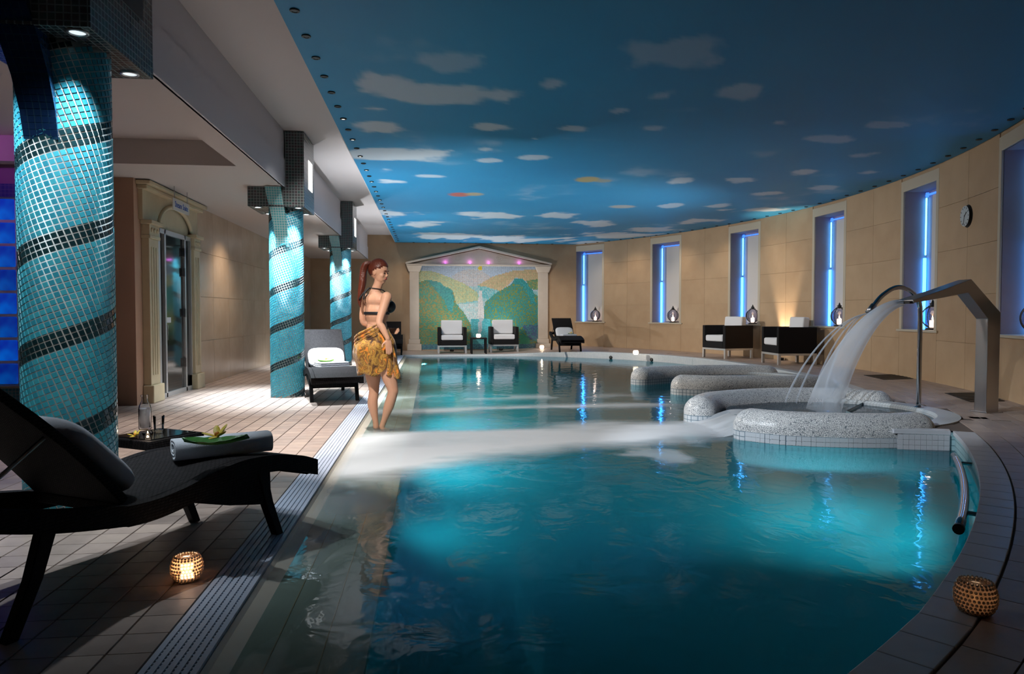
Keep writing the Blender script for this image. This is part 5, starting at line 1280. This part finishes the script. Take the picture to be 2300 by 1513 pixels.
# ------------------------------------------------------------------ woman wading on the ledge
mat('skin', (0.62, 0.34, 0.22), 0.5, noise=(8, 0.4, (0.58, 0.31, 0.20)), spec=0.4)
M['skin'].node_tree.nodes['Principled BSDF'].inputs['Subsurface Weight'].default_value = 0.12
M['skin'].node_tree.nodes['Principled BSDF'].inputs['Subsurface Radius'].default_value = (0.02, 0.008, 0.004)
mat('hair', (0.11, 0.024, 0.012), 0.38, bump=(90, 0.4))
mat('bikini', (0.008, 0.008, 0.010), 0.6)
mat('lips', (0.45, 0.09, 0.08), 0.35); mat('eye_dark', (0.02, 0.01, 0.01), 0.4)
def sarong_mat():
    m = mat('sarong', (0.5, 0.2, 0.03), 0.7, sheen=0.3); N, L = nodes_of(m); b = N['Principled BSDF']
    tc = N.new('ShaderNodeTexCoord'); n = N.new('ShaderNodeTexNoise'); n.inputs['Scale'].default_value = 11; n.inputs['Detail'].default_value = 4; n.inputs['Distortion'].default_value = 1.2
    L.new(tc.outputs['Object'], n.inputs['Vector']); cr = N.new('ShaderNodeValToRGB'); e = cr.color_ramp.elements
    e[0].position = .34; e[0].color = (.045, .012, .004, 1); e[1].position = .66; e[1].color = (.85, .22, .02, 1)
    for pos, c in ((.41, (.22, .10, .012, 1)), (.48, (.50, .27, .04, 1)), (.54, (.16, .06, .008, 1)), (.59, (.60, .26, .03, 1))):
        x = e.new(pos); x.color = c
    L.new(n.outputs['Fac'], cr.inputs[0]); L.new(cr.outputs[0], b.inputs['Base Color'])
sarong_mat()
WX, WY = -0.50, 7.12
WZ = -.03 - .08 * (WX + .70) / (LEDGE + .70)
wm = empty('person', (WX, WY, WZ)); tag(wm, 'woman in black bikini top and orange patterned sarong standing on the wet ledge, looking right', 'person')
def W3(px, py, y=0.0): return Vector(((px - 860) / 225.0, y, (968 - py) / 225.0))
Fd = Vector((.72, .69, 0)); Rd = Vector((.69, -.72, 0)); RB = Matrix.Rotation(math.atan2(Rd.y, Rd.x), 3, 'Z')
body = MB()
def cap(pts, n=14):               # tapered rounded limb through (point, radius)
    P_ = [p for p, r in pts]; R_ = [r for p, r in pts]; C_ = catmull(P_, 5); rad = []
    for i in range(len(P_) - 1):
        for k in range(5): rad.append(R_[i] + (R_[i + 1] - R_[i]) * smooth(k / 5))
    rad.append(R_[-1]); body.tube(C_, rad, n)
    body.ellipsoid(P_[0], (R_[0],) * 3, 12, 8); body.ellipsoid(P_[-1], (R_[-1],) * 3, 12, 8)
c_hip = W3(851, 778); c_wst = W3(853, 738); c_rib = W3(853, 705); c_ch = W3(851, 677)
body.ellipsoid(c_hip, (.165, .125, .135), 20, 12, RB)
for s in (-1, 1): body.ellipsoid(c_hip + Rd * .07 * s - Fd * .065 + Vector((0, 0, -.035)), (.095, .09, .10), 14, 10, RB)
body.ellipsoid(c_wst, (.118, .092, .13), 20, 12, RB)
body.ellipsoid(c_rib, (.135, .100, .15), 20, 12, RB)
body.ellipsoid(c_ch, (.150, .088, .085), 20, 12, RB)
for s in (-1, 1): body.ellipsoid(c_ch + Rd * .072 * s + Fd * .095 + Vector((0, 0, -.055)), (.066, .07, .066), 14, 10, RB)
cap([(W3(850, 662), .062), (W3(853, 652), .048), (W3(857, 640, -.005), .045), (W3(860, 628, -.005), .045)])
# legs
cap([(W3(866, 798, -.06), .094), (W3(879, 838, -.075), .078), (W3(888, 872, -.075), .054), (W3(888, 882, -.07), .050), (W3(880, 908, -.04), .051), (W3(868, 944, -.01), .029), (W3(863, 957, -.005), .028)])
cap([(W3(863, 957, -.005), .027), (W3(865, 963, .0), .026), (W3(871, 966, .03), .020), (W3(877, 966.5, .055), .013)])
cap([(W3(840, 798, .06), .095), (W3(843, 838, .055), .080), (W3(845, 872, .05), .054), (W3(845, 882, .05), .050), (W3(842, 908, .05), .051), (W3(848, 946, .055), .029), (W3(849, 960, .055), .030)])
cap([(W3(849, 961, .055), .026), (W3(856, 964, .09), .023), (W3(863, 966, .13), .014)])
# arms
rs = c_ch + Rd * .165 + Vector((0, 0, .03)); ls = c_ch - Rd * .165 + Vector((0, 0, .025))
rel = W3(862, 724, -.19); rwr = W3(880, 760, -.225)
cap([(rs, .052), (rs.lerp(rel, .35), .043), (rel, .034), (rel.lerp(rwr, .35), .034), (rwr, .023)])
lel = W3(821, 724, .13); lwr = W3(872, 745, .16)
cap([(ls, .050), (ls.lerp(lel, .35), .042), (lel, .034), (lel.lerp(lwr, .4), .033), (lwr, .023)])
def hand(wr, dr, nr, spread, curl):
    """palm from the wrist along dr, palm normal nr; five separate bent fingers"""
    dr = dr.normalized(); nr = (nr - dr * nr.dot(dr)).normalized(); sd = dr.cross(nr)
    Rm = Matrix((sd, nr, dr)).transposed()
    body.ellipsoid(wr + dr * .045, (.036, .015, .052), 12, 8, Rm)
    for k, (off, ln) in enumerate(((-.027, .062), (-.009, .074), (.009, .070), (.026, .056))):
        a = wr + dr * .085 + sd * off; d2 = (dr + sd * off * spread * 6).normalized()
        b = a + d2 * ln * .5; d3 = (d2 - nr * curl).normalized(); c = b + d3 * ln * .5
        body.tube([a - d2 * .02, a, b, c], [.0095, .0092, .0085, .0065], 8)
    a = wr + dr * .03 - sd * .03; b = a + (dr * .6 - sd * .8).normalized() * .035; c = b + (dr * .9 - sd * .25 - nr * .2).normalized() * .032
    body.tube([a, b, c], [.012, .010, .0075], 8)
hand(rwr, Vector((.12, -.02, -1)), Vector((-.35, .94, 0)), .25, -.25)
hand(lwr, Vector((.95, -.35, -.05)), Vector((-.2, .8, -.4)), .1, .9)
# head: turned to the right, tilted down
Hf = Vector((.90, -.40, -.24)).normalized(); Hl = Vector((0, 0, 1)).cross(Hf).normalized(); Hu = Hf.cross(Hl).normalized()
HB = Matrix((Hf, Hl, Hu)).transposed(); hc = W3(859, 612, -.005)
def hp(f, l, u): return hc + Hf * f + Hl * l + Hu * u
body.ellipsoid(hc + Hu * .008 - Hf * .008, (.096, .077, .100), 20, 14, HB)
body.ellipsoid(hp(.038, 0, -.055), (.054, .060, .062), 16, 10, HB)
body.ellipsoid(hp(.066, 0, -.098), (.020, .022, .018), 12, 8, HB)
body.ellipsoid(hp(.072, 0, -.060), (.022, .030, .026), 12, 8, HB)
body.ellipsoid(hp(.088, 0, -.028), (.020, .012, .016), 10, 8, HB); body.ellipsoid(hp(.080, 0, -.008), (.014, .009, .026), 10, 8, HB)
for s in (-1, 1):
    body.ellipsoid(hp(.055, s * .040, -.035), (.030, .022, .026), 10, 8, HB)
    body.ellipsoid(hp(-.006, s * .074, -.020), (.018, .008, .030), 10, 8, HB)
bo = body.build('body', 'skin', wm, smooth=True)
rm = bo.modifiers.new('remesh', 'REMESH'); rm.mode = 'VOXEL'; rm.voxel_size = .0055; rm.use_smooth_shade = True
sm = bo.modifiers.new('smooth', 'SMOOTH'); sm.factor = .5; sm.iterations = 5
# face details
for s in (-1, 1):
    MB().ellipsoid(hp(.079, s * .030, -.006), (.008, .016, .006), 10, 6, HB).build('eye', 'eye_dark', wm, smooth=True)
    MB().tube([hp(.088, s * .014, .014), hp(.087, s * .032, .020), hp(.074, s * .047, .012)], [.003, .004, .002], 6).build('eyebrow', 'hair', wm, smooth=True)
MB().ellipsoid(hp(.0925, 0, -.060), (.006, .020, .009), 10, 6, HB).build('lips', 'lips', wm, smooth=True)
# hair: cap plus ponytail
hb = MB(); n, m2 = 32, 20; vsH = []; fsH = []
for i in range(m2 + 1):
    ph = -PI / 2 + PI * i / m2
    for j in range(n):
        t = 2 * PI * j / n; k = 1 + .012 * math.sin(t * 9) 
        vsH.append((.101 * k * math.cos(ph) * math.cos(t) - .012, .0785 * k * math.cos(ph) * math.sin(t), .104 * k * math.sin(ph) + .012))
for i in range(m2):
    for j in range(n):
        f = (i * n + j, i * n + (j + 1) % n, (i + 1) * n + (j + 1) % n, (i + 1) * n + j)
        c = [sum(vsH[q][a] for q in f) / 4 for a in range(3)]
        if c[0] > .052 and c[2] < .060: continue
        if c[0] > -.03 and c[2] < -.015 + max(0, (c[0] + .03)) * .75: continue
        if c[2] < -.055: continue
        fsH.append(f)
hb.add([hp(*v) for v in vsH], fsH); o = hb.build('hair_cap', 'hair', wm, smooth=True); md = o.modifiers.new('s', 'SOLIDIFY'); md.thickness = .008; md.offset = 0
PT = catmull([hp(-.075, 0, .052), W3(838, 596, .01), W3(829, 600, .01), W3(824, 618, .01), W3(822, 640, .0), W3(819, 662, -.01), W3(816, 680, -.01), W3(818, 692, -.02)], 5)
rad = np.interp(np.linspace(0, 1, len(PT)), [0, .12, .3, .5, .7, .85, 1], [.026, .030, .042, .045, .036, .022, .006]).tolist()
hb = MB(); rings = []; up_ = None
for i, p in enumerate(PT):
    t = (PT[min(i + 1, len(PT) - 1)] - PT[max(i - 1, 0)]).normalized(); a_ = t.cross(Vector((0, 1, 0))).normalized(); b_ = a_.cross(t)
    rings.append([p + a_ * rad[i] * .8 * (1 + .12 * math.sin(5 * th + i * .4)) * math.cos(th) + b_ * rad[i] * (1 + .12 * math.sin(5 * th + i * .4)) * math.sin(th) for th in np.linspace(0, 2 * PI, 17)[:-1]])
hb.loft(rings).build('ponytail', 'hair', wm, smooth=True)
# bikini
rings = []
for dz, k in ((-.014, 1.0), (-.010, 1.02), (.010, 1.02), (.014, 1.0)):
    rings.append([c_rib + Vector((0, 0, dz - .002)) + RB @ Vector((.142 * k * math.cos(t), .107 * k * math.sin(t), 0)) for t in np.linspace(0, 2 * PI, 41)[:-1]])
MB().loft(rings, True, False).build('bikini_band', 'bikini', wm, smooth=True)
for s in (-1, 1):
    MB().ellipsoid(c_ch + Rd * .074 * s + Fd * .100 + Vector((0, 0, -.062)), (.0715, .0735, .066), 18, 12, RB).build('bikini_cup', 'bikini', wm, smooth=True)
    cu0 = c_ch + Rd * .085 * s + Fd * .125 + Vector((0, 0, -.01))
    MB().tube(catmull([cu0, c_ch + Rd * .085 * s + Fd * .085 + Vector((0, 0, .045)), W3(856, 655, -.005) + Rd * .055 * s + Fd * .02, W3(852, 651) + Rd * .03 * s - Fd * .048, W3(848, 650) - Fd * .06], 5), .0055, 7).build('halter_strap', 'bikini', wm, smooth=True)
    MB().tube(catmull([W3(848, 650) - Fd * .062, W3(838, 662) - Fd * .07 + Rd * .01 * s, W3(833 + 3 * s, 676) - Fd * .075 + Rd * .015 * s], 5), [.010] * 5 + [.009] * 5 + [.004], 7).build('strap_tie', 'bikini', wm, smooth=True)
# sarong: wrapped cloth with folds, higher on her right hip, short at the front slit, knotted tail hanging on the right
sb = MB(); nth = 72; nz = 18; rows_ = []
for i in range(nz + 1):
    t = i / nz; row = []
    for j in range(nth):
        th = 2 * PI * j / nth; cr_, sf_ = math.cos(th), math.sin(th)          # along Rd, along Fd
        top = .925 + .10 * smooth((cr_ + .6) / 1.4) + .0 * sf_
        hem = .565 + .10 * smooth((cr_ * .7 + sf_ * .7 + .1) / .9) + .015 * math.sin(3 * th)
        z = top + (hem - top) * t
        hz = min(1, max(0, (1.05 - z) / .22)); a_ = .125 + .075 * smooth(hz) - .015 * smooth((.78 - z) / .2); b_ = .100 + .085 * smooth(hz) - .02 * smooth((.78 - z) / .2)
        fold = 1 + (.02 + .055 * t) * math.sin(9 * th + 5.5 * t + 1.2 * math.sin(2 * th)) + .02 * math.sin(17 * th - 7 * t)
        back = .035 * smooth(-sf_) * math.sin(PI * min(1, t * 1.3))
        row.append(c_hip * 1 + RB @ Vector((a_ * fold * cr_, (b_ * fold + back) * sf_, 0)) * 1 + Vector((.0, 0, z - c_hip.z)))
    rows_.append(row)
o = sb.loft(rows_, True, False).build('sarong', 'sarong', wm, smooth=True); md = o.modifiers.new('s', 'SOLIDIFY'); md.thickness = .006
# diagonal gathered folds across the back and hip
for k in range(4):
    P_ = []
    for t in np.linspace(0, 1, 12):
        th = math.radians(-200 + 40 * k * .18 + 165 * t); rr_ = 1.03 - .42 * max(0, t - .55)
        P_.append(c_hip + RB @ Vector((.200 * rr_ * math.cos(th), .19 * rr_ * math.sin(th), 0)) + Vector((0, 0, -.10 + .045 * k + .22 * t ** 1.4)))
    MB().tube(P_, [.004 + .010 * math.sin(PI * t) for t in np.linspace(0, 1, 12)], 8).build('gathered_fold', 'sarong', wm, smooth=True)
tb2 = MB(); rows_ = []
for i in range(15):
    t = i / 14; c = W3(884 + 8 * t, 772 + 74 * t, -.165 + .02 * t); w_ = .028 + .045 * t; row = []
    for j in range(15):
        s = j / 14 * 2 - 1; row.append(c + Vector((.95, -.05, 0)) * w_ * s + Vector((0, 1, 0)) * (.022 * math.sin(s * 5 + t * 2)) + Vector((0, 0, -.02 * s * t)))
    rows_.append(row)
o = tb2.loft(rows_, False, False).build('sarong_tail', 'sarong', wm, smooth=True); md = o.modifiers.new('s', 'SOLIDIFY'); md.thickness = .006
MB().ellipsoid(W3(886, 768, -.15), (.035, .03, .035), 14, 8).build('sarong_knot', 'sarong', wm, smooth=True)
